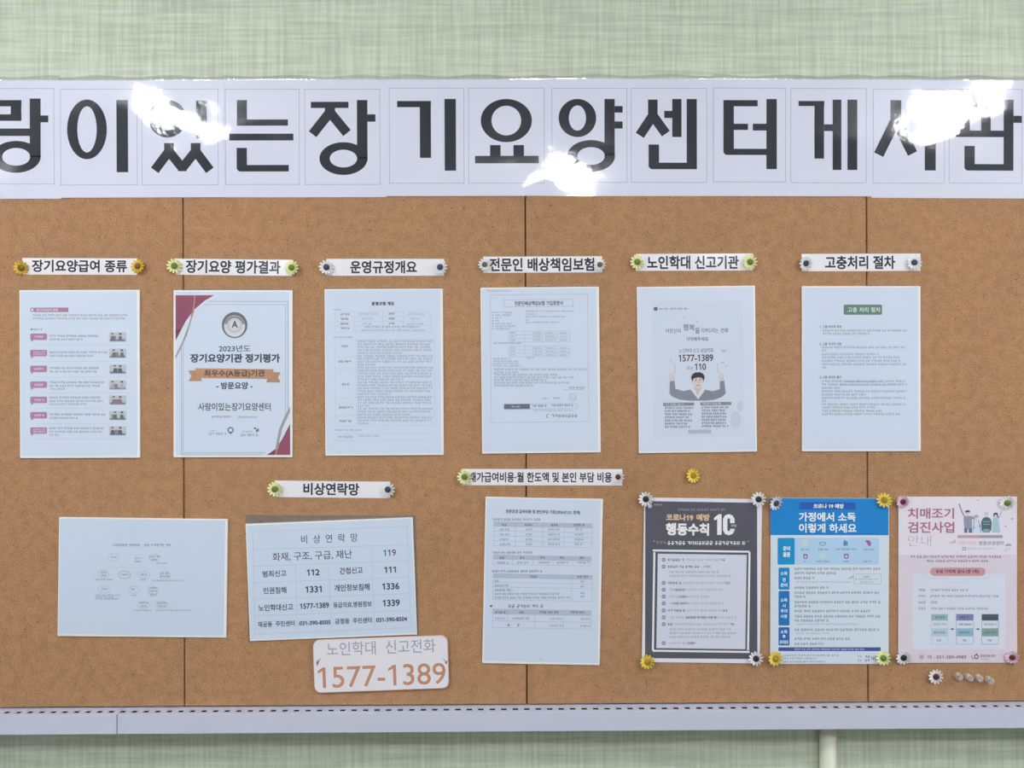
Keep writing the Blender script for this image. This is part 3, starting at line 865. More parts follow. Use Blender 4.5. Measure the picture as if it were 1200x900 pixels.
Ink(pg, 'features', (96, 84, 86), 8, man).rect(813.8, 444.3, 816.6, 444.8).rect(819, 444.3, 821.8, 444.8).ell(815.4, 446.1, 0.9, 0.5, 10).ell(820.4, 446.1, 0.9, 0.5, 10).line([(817.9, 446.2), (818.5, 449), (817.6, 449.4)], 0.35).line([(815.5, 451.2), (817.8, 452), (820.2, 451.2)], 0.6).done()
Ink(pg, 'hair', (62, 60, 68), 9, man).poly([(811.3, 447.5), (809.6, 442), (811.5, 438.3), (815, 436.4), (820.5, 436.2), (824, 438), (825.8, 442), (824.2, 447.5), (822.8, 443), (819, 442.3), (814, 443), (812.6, 443.6)]).done()
for sx, cx in ((1, 787.2), (-1, 845.6)):
    hd = Ink(pg, 'hand', (196, 190, 194), 5, man)
    hd.poly([(cx - 2.6, 446.5), (cx - 3.0, 442.5), (cx + 2.8, 442), (cx + 2.6, 446.3)])
    for k in range(4):
        hd.line([(cx - 2.3 + k * 1.5, 443), (cx - 2.6 + k * 1.7 + sx * 0.4, 438.2 - (0.9 if k in (1, 2) else 0))], 1.0)
    hd.line([(cx + sx * 2.4, 444.6), (cx + sx * 4.6, 441.4)], 1.1)
    hd.done()
Ink(pg, 'thin_strokes', (160, 166, 182), 4).line([(790.5, 426), (791, 438)], 0.6).line([(840.5, 426), (841.5, 437)], 0.6).line([(785, 421), (788, 425)], 0.7).done()
for x0, x1, y in ((777, 813.5, 473.7), (820.5, 857, 473)):
    hb = Ink(pg, 'column_band', (128, 132, 144), 5).rect(x0, y - 1.8, x1, y + 1.8).done()
    Ink(pg, 'band_lettering', (212, 214, 222), 6, hb).small(x0 + 3, x0 + 25, y, 2.3, 0, 1.3).done()
tx = Ink(pg, 'body_text', (84, 86, 100), 5)
for i in range(7):
    tx.small(779, 812.5 - (i * 5) % 9, 478 + i * 3.68, 2.4, i, 1.45).small(822, 855.5 - (i * 7) % 8, 477.2 + i * 3.68, 2.4, i + 20, 1.45)
tx.done()
ft = Ink(pg, 'foot_band', (170, 174, 186), 5).rect(806.5, 503.6, 833.5, 508).done()

# --- complaints procedure
pg = notice('notice_sheet', [(940, 335.5), (1079, 335), (1079, 529), (940, 529)], 'plain text sheet headed by a dark green title box', 'notice', lip=(0.5, 1.0))
gb = Ink(pg, 'title_box', (98, 124, 112), 2, label='dark green title box').rrect(988.7, 357, 1033.6, 368.8, 1.6).done()
Ink(pg, 'title_lettering', (206, 222, 216), 3, gb).text('고충 처리 절차', 993, 360, 1032, 366, 0.02).done()
for s_, y in (('1. 고충 처리의 목적', 382.9), ('2. 고충 처리의 기준', 403.1), ('3. 고충 처리의 절차', 442.1)):
    Ink(pg, 'section_heading', (74, 78, 92), 2).text(s_, 960.5, y - 1.8, 986, y + 1.8, 0.025).done()
tx = Ink(pg, 'body_text', (112, 116, 132), 2)
for y, b in ((387.3, 1062), (391, 1018), (407, 1062), (410.6, 968), (415, 1029), (418.8, 1054), (422.8, 1055.5), (426.8, 1062), (430.6, 968), (446.7, 1062), (450.4, 1062), (454.5, 986), (458.5, 1062), (462.3, 1015), (466.3, 1062), (470, 970), (473.8, 1062), (477.5, 1026), (481.5, 1035), (485.2, 1055)):
    tx.small(963 if y not in (387.3, 391) else 964, b, y, 2.6, 0, 1.1)
tx.rect(989, 447.4, 1034, 447.7).rect(984, 451.2, 1055, 451.5).done()

# --- organisation chart
pg = notice('notice_sheet', [(69.5, 606), (267, 608.5), (265, 747.5), (67, 745.5)], 'landscape sheet with a tiny oval organisation chart', 'notice', paper=(193, 206, 223), lip=None)
Ink(pg, 'title_lettering', (104, 110, 126), 2).small(134, 166, 638.6, 3.2, 0, 1.2).small(169, 201, 638.6, 3.2, 0, 1.2).line([(132.6, 637), (131.6, 638.6), (132.6, 640.4)], 0.4).done()
ov = Ink(pg, 'chart_ovals', (172, 190, 192), 2)
for x, y, rx, ry in ((133.3, 653.3, 7, 4.9), (181, 653.5, 6, 4.6), (121, 673, 7.2, 5), (168.5, 673.7, 7.6, 4.4), (193.5, 674.3, 6.4, 4.8), (122, 690.8, 7.2, 4.8), (157.3, 691.3, 6.8, 4.4), (179.8, 692.2, 6.8, 4.8), (168.2, 708.8, 7.4, 4.2), (189.3, 708.6, 7.4, 4.4)):
    ov.ring(x, y, rx, ry, rx - 0.8, ry - 0.8)
ov.done()
Ink(pg, 'chart_oval', (188, 168, 164), 2, label='reddish oval').ring(146, 673.5, 7.4, 4.9, 6.5, 4.0).done()
Ink(pg, 'connector_lines', (186, 194, 208), 2).frame(145.5, 650, 167.5, 661.8, 0.35).rect(124, 664.6, 190, 664.95).rect(121, 664.6, 121.4, 668).rect(146, 664.6, 146.4, 668.5).rect(168.3, 662, 168.7, 669).rect(193.3, 664.6, 193.7, 669).done()
tx = Ink(pg, 'chart_text', (98, 106, 118), 3)
for x, y, w, n in ((133.3, 653, 3.2, 1), (162, 654.3, 3.8, 1), (162, 658, 3.8, 1), (181, 652.2, 6, 1), (181, 655.8, 3.6, 1), (121.3, 670.9, 3.2, 1), (121.3, 674.3, 3.2, 1), (146, 673.3, 4.4, 1), (168.5, 673.3, 4, 1), (193.5, 672, 5.6, 1), (193.5, 675.4, 5.6, 1), (122.3, 690, 3, 1), (157, 690.4, 3, 1), (179.4, 689, 4.8, 1), (179.4, 692.6, 4.8, 1), (168, 706.6, 4.6, 1), (168, 710.2, 3, 1), (190, 706.8, 6, 1), (190, 710.2, 5, 1)):
    tx.small(x - w, x + w, y, 2.3, 0, 1.15)
for a, b, y in ((183.5, 197.5, 660), (111.5, 132, 679.2), (164.5, 172.5, 679.4), (178.5, 214, 680.3), (111.5, 141.5, 697.4), (111.5, 133, 699.6), (111.5, 140, 701.7), (153.5, 159.5, 697.6), (175.5, 184.5, 696), (176, 183, 698), (156.5, 177, 715.2), (182.5, 223, 715.2)):
    tx.small(a, b, y, 1.7, 0, 1.1)
tx.done()

# --- emergency phone list, tilted in a clear pocket
pg = Page('phone_list', [(288.5, 613.5), (484, 606.8), (488.3, 743.2), (292, 752)], 0.0022, 'tilted white emergency phone list headed 비 상 연 락 망 in a clear pocket', 'phone list', NG, Y=-0.0012)
pg.sheet(EDGE, 'sheet')
w, h = pg.w / 2, pg.h / 2
q = [(-w + 0.002, h - 0.003), (w - 0.003, h - 0.002), (w - 0.001, -h + 0.003), (-w + 0.002, -h + 0.003)]
mesh_obj('printed_page', [(x, -pg.t - 0.00007, z) for x, z in q][::-1], [(0, 1, 2, 3)], ink((194, 207, 226), 'sheet'), pg.o)
pk = [pg.L(x, y) for x, y in ((287.3, 603.8), (486.6, 604.5), (490.5, 744), (290.6, 753))]
mesh_obj('clear_pocket', [(x, -0.0002, z) for x, z in pk] + [(x, 0.0004, z) for x, z in pk], [(3, 2, 1, 0), (4, 5, 6, 7), (0, 1, 5, 4), (1, 2, 6, 5), (2, 3, 7, 6), (3, 0, 4, 7)], POCKET, pg.o)['label'] = 'clear plastic pocket edge'
gl = Ink(pg, 'table_lines', (176, 186, 206), 2)
def gp(X, Y): return (270 + X / 5, 550 + Y / 5)
for ya, yb in ((365, 335), (470, 442), (568, 535), (665, 632), (762, 728), (858, 828)):
    gl.line([gp(130, ya), gp(1045, yb)], 0.5)
gl.line([(296.6, 743.5), (480, 735.5)], 0.5)
for (xa, ya, xb, yb) in ((380, 560, 392, 958), (575, 552, 592, 948), (828, 445, 845, 938), (130, 365, 145, 968), (1035, 335, 1058, 925)):
    gl.line([gp(xa, ya), gp(xb, yb)], 0.45)
gl.done()
def ct(inkp, s_, cx, cy, w_, h_, b=0.02): inkp.text(s_, cx - w_ / 2, cy - h_ / 2, cx + w_ / 2, cy + h_ / 2, b)
t1 = Ink(pg, 'title_lettering', (84, 94, 112), 3)
ct(t1, '비  상  연  락  망', 386, 631, 66, 10, 0.012); t1.done()
for s_, cx, cy, w_, h_ in (('화재, 구조, 구급, 재난', 366, 651.2, 93, 10.4), ('범죄신고', 321.7, 672.2, 27.6, 7.6), ('간첩신고', 411.6, 668.5, 26.8, 7.8), ('인권침해', 322.1, 691.8, 27, 7.8), ('개인정보침해', 412.5, 688.4, 41, 8), ('노인학대신고', 323.2, 711.8, 40.4, 7.8), ('응급의료,병원정보', 413.1, 708.5, 45, 7), ('재궁동  주민센터', 323.7, 731, 43, 6.6), ('금정동  주민센터', 414.2, 727.4, 43, 6.6)):
    nm = Ink(pg, 'service_name', (74, 82, 98), 3)
    ct(nm, s_, cx, cy, w_, h_, 0.03 if cy > 660 else 0.012)
    nm.done()
for s_, cx, cy, w_, h_, b in (('119', 456.7, 647.8, 14.6, 7.6, 0.012), ('112', 367.1, 670.7, 15, 7.4, 0.035), ('111', 457.2, 667.6, 13.6, 7.2, 0.035), ('1331', 367.5, 690.5, 19, 7.6, 0.035), ('1336', 458, 687, 20, 7.8, 0.035), ('1577-1389', 368.6, 709.8, 34, 6.4, 0.035), ('1339', 458.5, 706.6, 19.8, 7.8, 0.035), ('031-390-8505', 369, 729.8, 36.6, 5, 0.04), ('031-390-8504', 459, 725.9, 36.2, 5, 0.04)):
    nb = Ink(pg, 'phone_number', (64, 72, 90), 3)
    ct(nb, s_, cx, cy, w_, h_, b)
    nb.done()

# --- rounded phone sticker
pg = Page('phone_sticker', [(366.8, 750), (525, 744), (526, 806.5), (368.3, 812)], 0.0012, 'rounded white phone card with large orange number 1577-1389', 'phone card', Y=-0.0040)
pg.sheet((216, 190, 186), 'card', corner=0.012)
w, h = pg.w / 2, pg.h / 2
fc = Ink(pg, 'card_face', (220, 218, 230), 1)
cr, n = 0.0115, []
for (cx, cz, a0) in ((w - .0016 - cr, h - .0012 - cr, 0), (-w + .0008 + cr, h - .0012 - cr, 90), (-w + .0008 + cr, -h + .001 + cr, 180), (w - .0016 - cr, -h + .001 + cr, 270)):
    n += [(cx + cr * math.cos(math.radians(a0 + k * 11.25)), cz + cr * math.sin(math.radians(a0 + k * 11.25))) for k in range(9)]
fc._add(n); fc.done()
t1 = Ink(pg, 'title_lettering', (146, 148, 168), 2)
ct(t1, '노인학대  신고전화', 446.5, 758.6, 127, 16, 0.0); t1.done()
t1 = Ink(pg, 'number_outline', (236, 222, 222), 2)
ct(t1, '1577-1389', 447.5, 791.6, 153, 27.5, 0.05); t1.done()
t1 = Ink(pg, 'phone_number', (186, 134, 114), 3, label='orange brown phone number')
ct(t1, '1577-1389', 447.5, 791.6, 149.5, 25, 0.008); t1.done()
Ink(pg, 'small_bird_marks', (120, 120, 136), 4).poly([(370.5, 776), (374.5, 772.5), (373.5, 777), (371.5, 781)]).line([(372.5, 774), (376, 772)], 0.6).line([(519.5, 772), (522, 775)], 0.8).poly([(521, 776), (524.5, 773.5), (523.5, 779)]).done()

# --- fee table
pg = notice('notice_sheet', [(568, 582), (706, 585), (703.5, 779.5), (566, 777.5)], 'fee sheet with four grey-headed tables under the longest heading strip', 'notice', inset=(1.5, 1.5, 2.5, 2.5), lip=(0.3, 0.75))
Ink(pg, 'title_lettering', (70, 74, 88), 3).text('방문요양 급여비용 및 본인부담 기준(2024.01.01. 현재)', 593, 597.6, 680, 602.8, 0.03).done()
hb = Ink(pg, 'table_header_bands', (176, 184, 200), 2)
hb.rect(578.5, 612.6, 694, 617.6).rect(577.8, 651.2, 692.8, 656.2).rect(577.8, 673.2, 694, 678).rect(577.2, 714.6, 692.5, 720.3).done()
Ink(pg, 'table_lines', (160, 168, 184), 3).grid([578.5, 604, 636, 661, 694], [612.6, 617.6, 623.2, 629, 634.8, 640.6], 0.35).grid([577.8, 600.5, 624.5, 648, 671, 692.8], [651.2, 656.2, 662.2], 0.35).grid([577.8, 670, 694], [673.2, 678, 683.4, 688.8, 703.6], 0.35).grid([577.2, 594.8, 627, 660, 692.5], [714.6, 720.3, 728.4, 736.2], 0.35).done()
for a, b, y, h_, k_ in ((578, 634, 608.7, 2.8, 1.1), (577, 623, 647.4, 2.8, 1.1), (577, 636, 669.3, 2.9, 1.2), (595.5, 636, 710.2, 4, 1.3)):
    Ink(pg, 'section_heading', (80, 84, 98), 3).small(a, b, y, h_, 0, k_).done()
Ink(pg, 'bullet', (80, 84, 98), 3).rect(574.4, 709, 576.8, 711.4).done()
tb = Ink(pg, 'table_headings', (78, 82, 96), 4)
for a, b, y in ((588, 595, 615), (615, 625.5, 615), (645.5, 653, 615), (672.5, 684, 615), (585.5, 592.5, 653.6), (609, 616, 653.6), (632.5, 639.5, 653.6), (655.5, 662.5, 653.6), (679, 686, 653.6), (621, 628.5, 675.6), (676.5, 688.5, 675.6), (580, 592.5, 717.4), (608.5, 614.5, 717.4), (632, 656, 717.4), (669, 684, 717.4), (595, 598, 732.2), (606, 609, 732.2)):
    tb.small(a, b, y, 2.9, 0, 1.4)
tb.done()
tx = Ink(pg, 'table_text', (110, 114, 130), 4)
for y in (620.4, 626.2, 632, 637.7):
    for a, b in ((585.5, 598), (616, 624.5), (642, 655.5), (673.5, 683)): tx.small(a, b, y, 2.6, 0, 1.1)
for a in (582.5, 605.5, 631.5, 652.5, 677): tx.small(a, a + 12.5, 659.2, 2.5, 0, 1.2)
for y, b in ((680.6, 584.5), (686, 595), (691.3, 600), (695.8, 654), (700.3, 669.5)): tx.small(579.5, b, y, 2.6, 0, 1.15)
for y in (681.5, 687, 694.8, 699): tx.small(680, 684.5, y, 2.4, 0, 1.2)
tx.small(580, 592, 724.5, 2.7).small(600.5, 621.5, 724.6, 2.7, 0, 1.2).small(645, 659.5, 724.8, 2.5).small(680, 691.5, 725.2, 2.5).small(644.5, 659.5, 733, 2.5).small(680, 691.5, 733.4, 2.5).small(633, 635.5, 773, 2).done()

# --- posters held by flower pins
PG = 'posters held by flower pins'
pg = Page('poster', [(753.7, 582.6), (891.6, 585.3), (892, 777.3), (753.3, 776.3)], 0.0007, 'charcoal virus-prevention poster with white borders and large figure 10', 'poster', PG, Y=-0.0016, finish='matte')
pg.sheet((214, 214, 222))
Ink(pg, 'charcoal_ground', (84, 84, 94), 1).poly([(756.2, 587.2), (887.2, 589.2), (887.6, 772.3), (755.8, 771.3)]).done()
Ink(pg, 'agency_logo', (196, 198, 206), 2).ell(761.6, 592.8, 2.5, 2.6, 18).small(766, 776, 591.4, 1.8, 0).done()
Ink(pg, 'tagline', (160, 160, 170), 2).small(794.5, 849, 597.2, 2.8, 0, 1.0).done()
Ink(pg, 'title_lettering', (212, 182, 146), 2, label='tan title lettering').text('코로나19', 780.5, 602.3, 812.5, 610.4, 0.05).text('예방', 816, 602.3, 831.8, 610.4, 0.05).done()
Ink(pg, 'title_lettering', (232, 232, 240), 2, label='white title lettering').text('행동수칙', 780, 612.8, 831, 627.6, 0.06).done()
big = Ink(pg, 'large_figure', (230, 230, 238), 2)
big.poly([(836.8, 606.8), (842, 602.6), (845.6, 602.6), (845.6, 626.8), (840.4, 626.8), (840.4, 608.6), (836.8, 609.6)])
big.poly([(847.2, 608), (849.5, 604), (854, 602.4), (858.5, 604), (860.8, 608), (860.8, 613), (855.6, 613), (855.6, 608.3), (854, 607), (852.4, 608.3), (852.4, 621.2), (854, 622.6), (855.6, 621.2), (855.6, 619.5), (860.8, 619.5), (860.8, 621.5), (858.5, 625.6), (854, 627.3), (849.5, 625.6), (847.2, 621.5)]).done()
Ink(pg, 'figure_caption', (206, 206, 214), 2).text('가지', 856.4, 614.4, 862.8, 617.8, 0.02).done()
Ink(pg, 'slogan', (182, 142, 128), 2, label='reddish start of the slogan').small(768, 782, 636, 4.2, 0, 0.9, (4, 5)).done()
Ink(pg, 'slogan', (226, 226, 234), 2, label='white slogan').small(782, 875.5, 636.2, 4.3, 0, 1.5, (5, 9)).line([(766, 634.6), (766.8, 633.8)], 0.8).line([(876.3, 634.6), (877, 633.8)], 0.8).done()
fr = Ink(pg, 'panel_frame', (218, 220, 228), 2).frame(764.8, 644.6, 878.6, 764.4, 2.3).done()
Ink(pg, 'list_panel', (200, 205, 218), 2).rect(769.8, 649.4, 874.4, 760.2).done()
def em(a, b, y, h_, seed, k_): Ink(pg, 'emphasised_text', (72, 76, 90), 3).small(a, b, y, h_, seed, k_).done()
tx = Ink(pg, 'body_text', (140, 144, 160), 3)
its = [(656, 803, 851, 5), (664, 822, 834, 1), (683, 798, 857, 4), (691, 783, 848, 0), (699, 783, 832, 0), (707, 783, 849, 0), (715.3, 803, 854, 3), (723.4, 783, 862, 0), (731.4, 789, 862, 6), (753.6, 783, 815, 2)]
for y, bx, ex, seed in its:
    Ink(pg, 'bullet_icon', (108, 110, 124), 3).ring(777.7, y, 2.3, 2.3, 1.3, 1.3, 18).rect(777.3, y - 0.9, 778.1, y + 0.9).done()
    if bx > 786: em(782.5, bx, y, 3, seed, 1.45)
    tx.small(max(bx, 782.5) + 1.5, ex - (8 if bx > 786 else 0), y, 2.7, seed, 1.0)
    if bx > 786: em(ex - 7, ex, y, 2.9, seed, 1.3)
for q_ in ((791, 803, 691, 2.9, 2, 1.3), (796, 804, 699, 2.9, 2, 1.3), (787, 808, 707, 2.9, 2, 1.3), (804, 839, 723.4, 2.9, 2, 1.4), (806, 816, 753.6, 2.9, 1, 1.3)): em(*q_)
for y, b in ((670.2, 842), (674.8, 857), (737.4, 857), (741.8, 862), (746.2, 856)): tx.small(784.5, b, y, 2.6, 1, 1.25)
tx.done()

pg = Page('poster', [(902, 583.5), (1041.3, 584), (1042.2, 778.2), (903.5, 778.2)], 0.0007, 'blue-headed home disinfection poster lettered 가정에서 소독 이렇게 하세요', 'poster', PG, Y=-0.0016, finish='matte')
pg.sheet((200, 212, 230))
hdr = Ink(pg, 'header_band', (38, 124, 192), 1, label='bright blue header').poly([(902.3, 583.8), (1041.2, 584.2), (1041.3, 627.2), (902.7, 627)]).done()
pill = Ink(pg, 'title_pill', (44, 88, 164), 2, hdr).rect(936.5, 588.6, 1002.8, 597).done()
Ink(pg, 'pill_lettering', (214, 226, 240), 3, hdr).text('코로나 19 예방', 952.8, 590.3, 989, 595.9, 0.05).done()
Ink(pg, 'title_lettering', (226, 236, 244), 2, hdr).text('가정에서 소독', 936, 600.4, 1003, 611.3, 0.035).text('이렇게 하세요', 936, 613.4, 1004, 624.4, 0.035).done()
sp = Ink(pg, 'supplies_panel', (168, 198, 228), 1).rrect(911.2, 630.3, 1030, 661.6, 1.6).done()
st = Ink(pg, 'supplies_tab', (34, 136, 190), 2, label='teal blue tab').rrect(911.2, 630.3, 931.2, 661.6, 1.6).done()
Ink(pg, 'tab_lettering', (206, 228, 240), 3, st).text('준비', 917.5, 640, 926, 645.4, 0.05).text('물품', 917.5, 647, 926, 652.6, 0.05).done()
Ink(pg, 'supply_icons', (190, 204, 210), 2, sp, 'pale icons').ell(943.5, 635.8, 4, 3.8, 18).ell(964.5, 651, 4.4, 3.4, 18).done()
Ink(pg, 'supply_icons', (84, 130, 172), 2, sp, 'blue mask and bottle icons').ring(964, 637.4, 3.6, 2.2, 2.9, 1.5, 20).line([(960.4, 637), (960.2, 634.8)], 0.5).line([(967.6, 637), (967.8, 634.8)], 0.5).rect(988.3, 634.5, 993.2, 639.6).rect(989.2, 632.8, 991, 634.5).done()
Ink(pg, 'supply_icons', (156, 92, 140), 2, sp, 'red glove and bucket icons').poly([(1013.6, 633.6), (1018.4, 632.8), (1021, 637), (1019.8, 639.6), (1016.4, 636.8)]).poly([(1016, 637), (1019.4, 636.8), (1021, 639.6), (1018, 639.8)]).ring(943.8, 652.4, 2.7, 2.8, 1.4, 1.5, 16).rect(941, 649.2, 946.6, 650.2).ring(991.6, 652, 2.9, 3, 1.6, 1.6, 16).rect(988.8, 648.9, 994.6, 650).done()
sl = Ink(pg, 'supply_captions', (84, 108, 140), 2, sp)
for a, b, y in ((938.5, 949.5, 643.8), (958.5, 971, 643.8), (979.5, 1004, 643.6), (1012, 1023.5, 643.8), (942.3, 945.5, 658), (957, 972, 657.8), (988.5, 994.5, 657.8), (1012, 1022, 657.8)): sl.small(a, b, y, 2.3, 0, 1.2)
sl.done()
for (ya, yb), c, words in (((665.2, 691), (36, 126, 186), ((672, '소독'), (679.4, '전'), (685.6, '준비'))), ((692.4, 733), (40, 112, 176), ((703.2, '소독'), (709.8, '시'), (716, '주의'), (722.2, '사항'))), ((735, 756.4), (48, 100, 168), ((740.4, '소독'), (745.8, '후'), (752.4, '정리정돈')))):
    tbx = Ink(pg, 'side_tab', c, 1).rrect(912.3, ya, 925.2, yb, 1.4).done()
    tl = Ink(pg, 'tab_lettering', (206, 226, 240), 2, tbx)
    for y, s_ in words:
        hw = {1: 1.9, 2: 4, 4: 5.2}[len(s_)]
        tl.text(s_, 918.7 - hw, y - 2.2, 918.7 + hw, y + 2.2, 0.04)
    tl.done()
tx = Ink(pg, 'body_text', (82, 88, 106), 1)
for y, a, b in ((666.6, 931, 1030.5), (671.6, 931, 980), (677.4, 931, 955), (688.6, 931, 970), (694.6, 931, 1030.5), (699.1, 931, 943), (705.6, 931, 1030.5), (710.1, 931, 950.5), (716, 931, 1021.5), (722.2, 931, 1031), (727, 931, 970), (737.9, 931, 1030.5), (748.5, 931, 996.5), (754.6, 931, 966.5)):
    tx.small(a, b, y, 3.0, 0, 1.2)
tx.small(917.5, 983.5, 768, 2.2).small(917.5, 956, 771.4, 2.2).small(917.5, 967, 775.4, 2.2, 0, 1.2).small(1005, 1011, 769.3, 2.4).small(1005, 1011, 773.7, 2.4).done()
Ink(pg, 'note_text', (146, 154, 172), 1).small(933, 996, 682, 2.4).small(933, 1007, 731.3, 2.4).small(933, 973, 742, 2.4).done()
cb = Ink(pg, 'callout_box', (160, 170, 186), 1).frame(1000.2, 672.5, 1032.6, 684.6, 0.45).poly([(992.5, 679), (999.8, 674.4), (1000, 677)]).done()
Ink(pg, 'callout_text', (120, 126, 144), 2, cb).small(1012, 1021, 675.6, 2.4, 0, 1.3).small(1005.5, 1030, 678.6, 2, 0).small(1008, 1024, 682, 2, 0).rect(1002.4, 677.8, 1003.8, 679.2).done()
bb = Ink(pg, 'foot_band', (66, 84, 146), 1, label='navy strip at the foot').rrect(912.2, 758.5, 1032, 763, 0.8).done()
Ink(pg, 'foot_lettering', (188, 200, 224), 2, bb).small(931, 1013, 760.8, 2.4, 0, 1.3).done()
Ink(pg, 'agency_logo', (84, 92, 112), 1).small(1013.5, 1019.5, 769.4, 3, 0, 1.5).small(1013.5, 1019.5, 773.8, 3, 0, 1.5).small(1020.8, 1028.5, 771.4, 4.2, 0, 1.5).done()

pg = Page('poster', [(1051.7, 582), (1191, 582), (1192.6, 776.6), (1053.7, 777)], 0.0007, 'pink dementia-screening poster with four cheering cartoon people', 'poster', PG, Y=-0.0016, finish='matte')
PINK = (214, 202, 214)
pg.sheet((216, 210, 221))
Ink(pg, 'pink_border', (208, 199, 210), 1).poly([(1053, 650), (1191.2, 650), (1192.2, 776), (1054.2, 776.4)]).done()
Ink(pg, 'title_lettering', (164, 108, 120), 2, label='dull red title lettering').text('치매조기', 1063.6, 595.2, 1118.2, 608, 0.03).text('검진사업', 1063.6, 611.3, 1118.5, 624.6, 0.03).done()
Ink(pg, 'subtitle_lettering', (142, 142, 154), 2, label='thin grey lettering').text('안내', 1064, 627.2, 1091, 640.2, -0.022).done()
C = lambda n_, c_, l_, par: Ink(pg, n_, c_, l_, par)
fig = C('cartoon_figure', (142, 144, 164), 2, None); fig.label = 'cartoon person in grey raising an arm'
fig.poly([(1129, 606.5), (1131, 604.6), (1138, 604.6), (1142.8, 606.2), (1142.4, 608.6), (1139, 608.4), (1139, 620), (1130, 620)]).line([(1130.5, 606), (1126, 597), (1124, 590.3)], 1.7)
fig = fig.done()
C('trousers', (92, 108, 136), 3, fig).rect(1129.8, 619, 1133.6, 624.3).rect(1135, 619, 1139, 624.3).done()
C('face', (206, 190, 192), 3, fig).ell(1133.8, 601, 2.2, 2.8, 16).done()
C('hair', (58, 60, 72), 4, fig).poly([(1131.3, 601), (1131, 598.6), (1134, 597.6), (1136.6, 598.8), (1136.2, 601), (1134.6, 599.8)]).done()
fig = C('cartoon_figure', (196, 210, 224), 2, None); fig.label = 'cartoon person in pale dress'
fig.poly([(1141.6, 609), (1146.4, 609), (1150, 624.4), (1139.6, 624.4)]); fig = fig.done()
C('outline', (112, 132, 158), 3, fig).line([(1141.6, 609), (1139.6, 624.4)], 0.7).line([(1146.4, 609), (1149.8, 624.4)], 0.7).ell(1148.3, 616.5, 0.9, 2, 10).ell(1141.6, 618, 0.8, 0.8, 10).done()
C('face', (206, 192, 194), 3, fig).ell(1144, 606.6, 2, 2.3, 14).done()
C('hair', (150, 160, 180), 4, fig).poly([(1141.6, 607), (1141.4, 604.4), (1144, 603.2), (1146.8, 604.6), (1146.4, 607), (1144.6, 605.4)]).done()
fig = C('cartoon_figure', (74, 104, 108), 2, None); fig.label = 'cartoon person in dark green top'
fig.poly([(1149.6, 612), (1151.5, 607.6), (1154, 606), (1157.6, 606), (1160.5, 607.6), (1162.2, 612), (1161.6, 621), (1159.4, 623.8), (1152, 623.8), (1150.2, 621)]); fig = fig.done()
C('stripes', (132, 158, 158), 3, fig).rect(1151.6, 610.8, 1160, 611.8).rect(1152, 613.8, 1160, 614.8).rect(1152, 619.8, 1159.4, 624.2).done()
C('face', (202, 190, 196), 3, fig).ell(1155.7, 602.8, 2.1, 2.6, 14).done()
C('hair', (186, 190, 202), 4, fig).poly([(1153.4, 602.6), (1153.4, 600.2), (1155.8, 599.4), (1158.2, 600.4), (1158, 602.6), (1155.8, 601.2)]).done()
fig = C('cartoon_figure', (158, 190, 198), 2, None); fig.label = 'cartoon woman in pale teal dress'
fig.poly([(1163.6, 608.5), (1165, 606.4), (1169, 606.4), (1170, 609), (1172.4, 624), (1162.4, 624)]).line([(1169, 608.5), (1172, 604), (1173.8, 599)], 1.5); fig = fig.done()
C('face', (206, 190, 192), 3, fig).ell(1166.7, 603.4, 1.9, 2.4, 14).done()
C('hair', (56, 58, 72), 4, fig).poly([(1164.3, 607.5), (1164, 602), (1166.2, 600.6), (1169, 601.4), (1170, 607), (1168.6, 606.5), (1168, 602.8), (1165.6, 603)]).done()
Ink(pg, 'base_bar', (188, 152, 162), 2).rrect(1122, 627, 1149, 630.5, 1.2).done()
Ink(pg, 'base_bar', (150, 150, 164), 2).rrect(1148, 627, 1175, 630.5, 1.2).done()
Ink(pg, 'bird_emblem', (176, 182, 192), 2).poly([(1110, 636.6), (1117, 634.4), (1119.6, 631.6), (1120, 636.4)]).done()
Ink(pg, 'centre_name_lettering', (196, 174, 182), 2).text('사랑이있는', 1122, 634, 1145, 638.6, 0.02).done()
Ink(pg, 'centre_name_lettering', (126, 124, 140), 2).text('방문요양센터', 1147, 634, 1176.3, 638.8, 0.025).done()
Ink(pg, 'contact_line', (150, 150, 166), 2).frame(1127.6, 641, 1132, 645, 1).small(1134, 1144, 642.8, 2.4, 0, 1.2).small(1146, 1166, 642.8, 1.8).done()
Ink(pg, 'leaf_ornaments', (150, 158, 174), 2).ell(1186, 608, 1.6, 0.9, 10).ell(1178.3, 616.8, 1.5, 0.6, 10).ell(1146, 586, 1.2, 0.6, 10).poly([(1177, 640), (1180, 637.2), (1184.6, 637.4), (1185, 639.4), (1180, 640)]).small(1178, 1185, 643, 2).line([(1177, 646), (1179.5, 644.6)], 0.6).done()
Ink(pg, 'paragraph_text', (104, 92, 108), 2).small(1066.5, 1176.5, 652.4, 3.1, 0, 1.35).small(1085.5, 1157, 657.3, 3.0, 0, 1.35).done()
wp = Ink(pg, 'info_panel', (204, 210, 227), 3).rrect(1069, 672.6, 1178.2, 761.4, 4).done()
Ink(pg, 'tab_outline', (196, 190, 204), 5).line([(1085, 669.5), (1084.6, 676), (1086, 677.6), (1108, 677.6), (1112, 682), (1131, 683.4), (1136, 678), (1158, 677.6), (1159.6, 676), (1159.4, 669)], 0.5).done()
bdg = Ink(pg, 'badge', (190, 145, 155), 6, label='rosy pill-shaped badge').rrect(1090, 665, 1154.6, 674.8, 4.8).done()
Ink(pg, 'badge_lettering', (92, 50, 64), 7, bdg).text('무료 기억력 검사 (연 1회)', 1096, 667.2, 1147.5, 672.6, 0.035).done()
tx = Ink(pg, 'info_text', (108, 110, 128), 4)
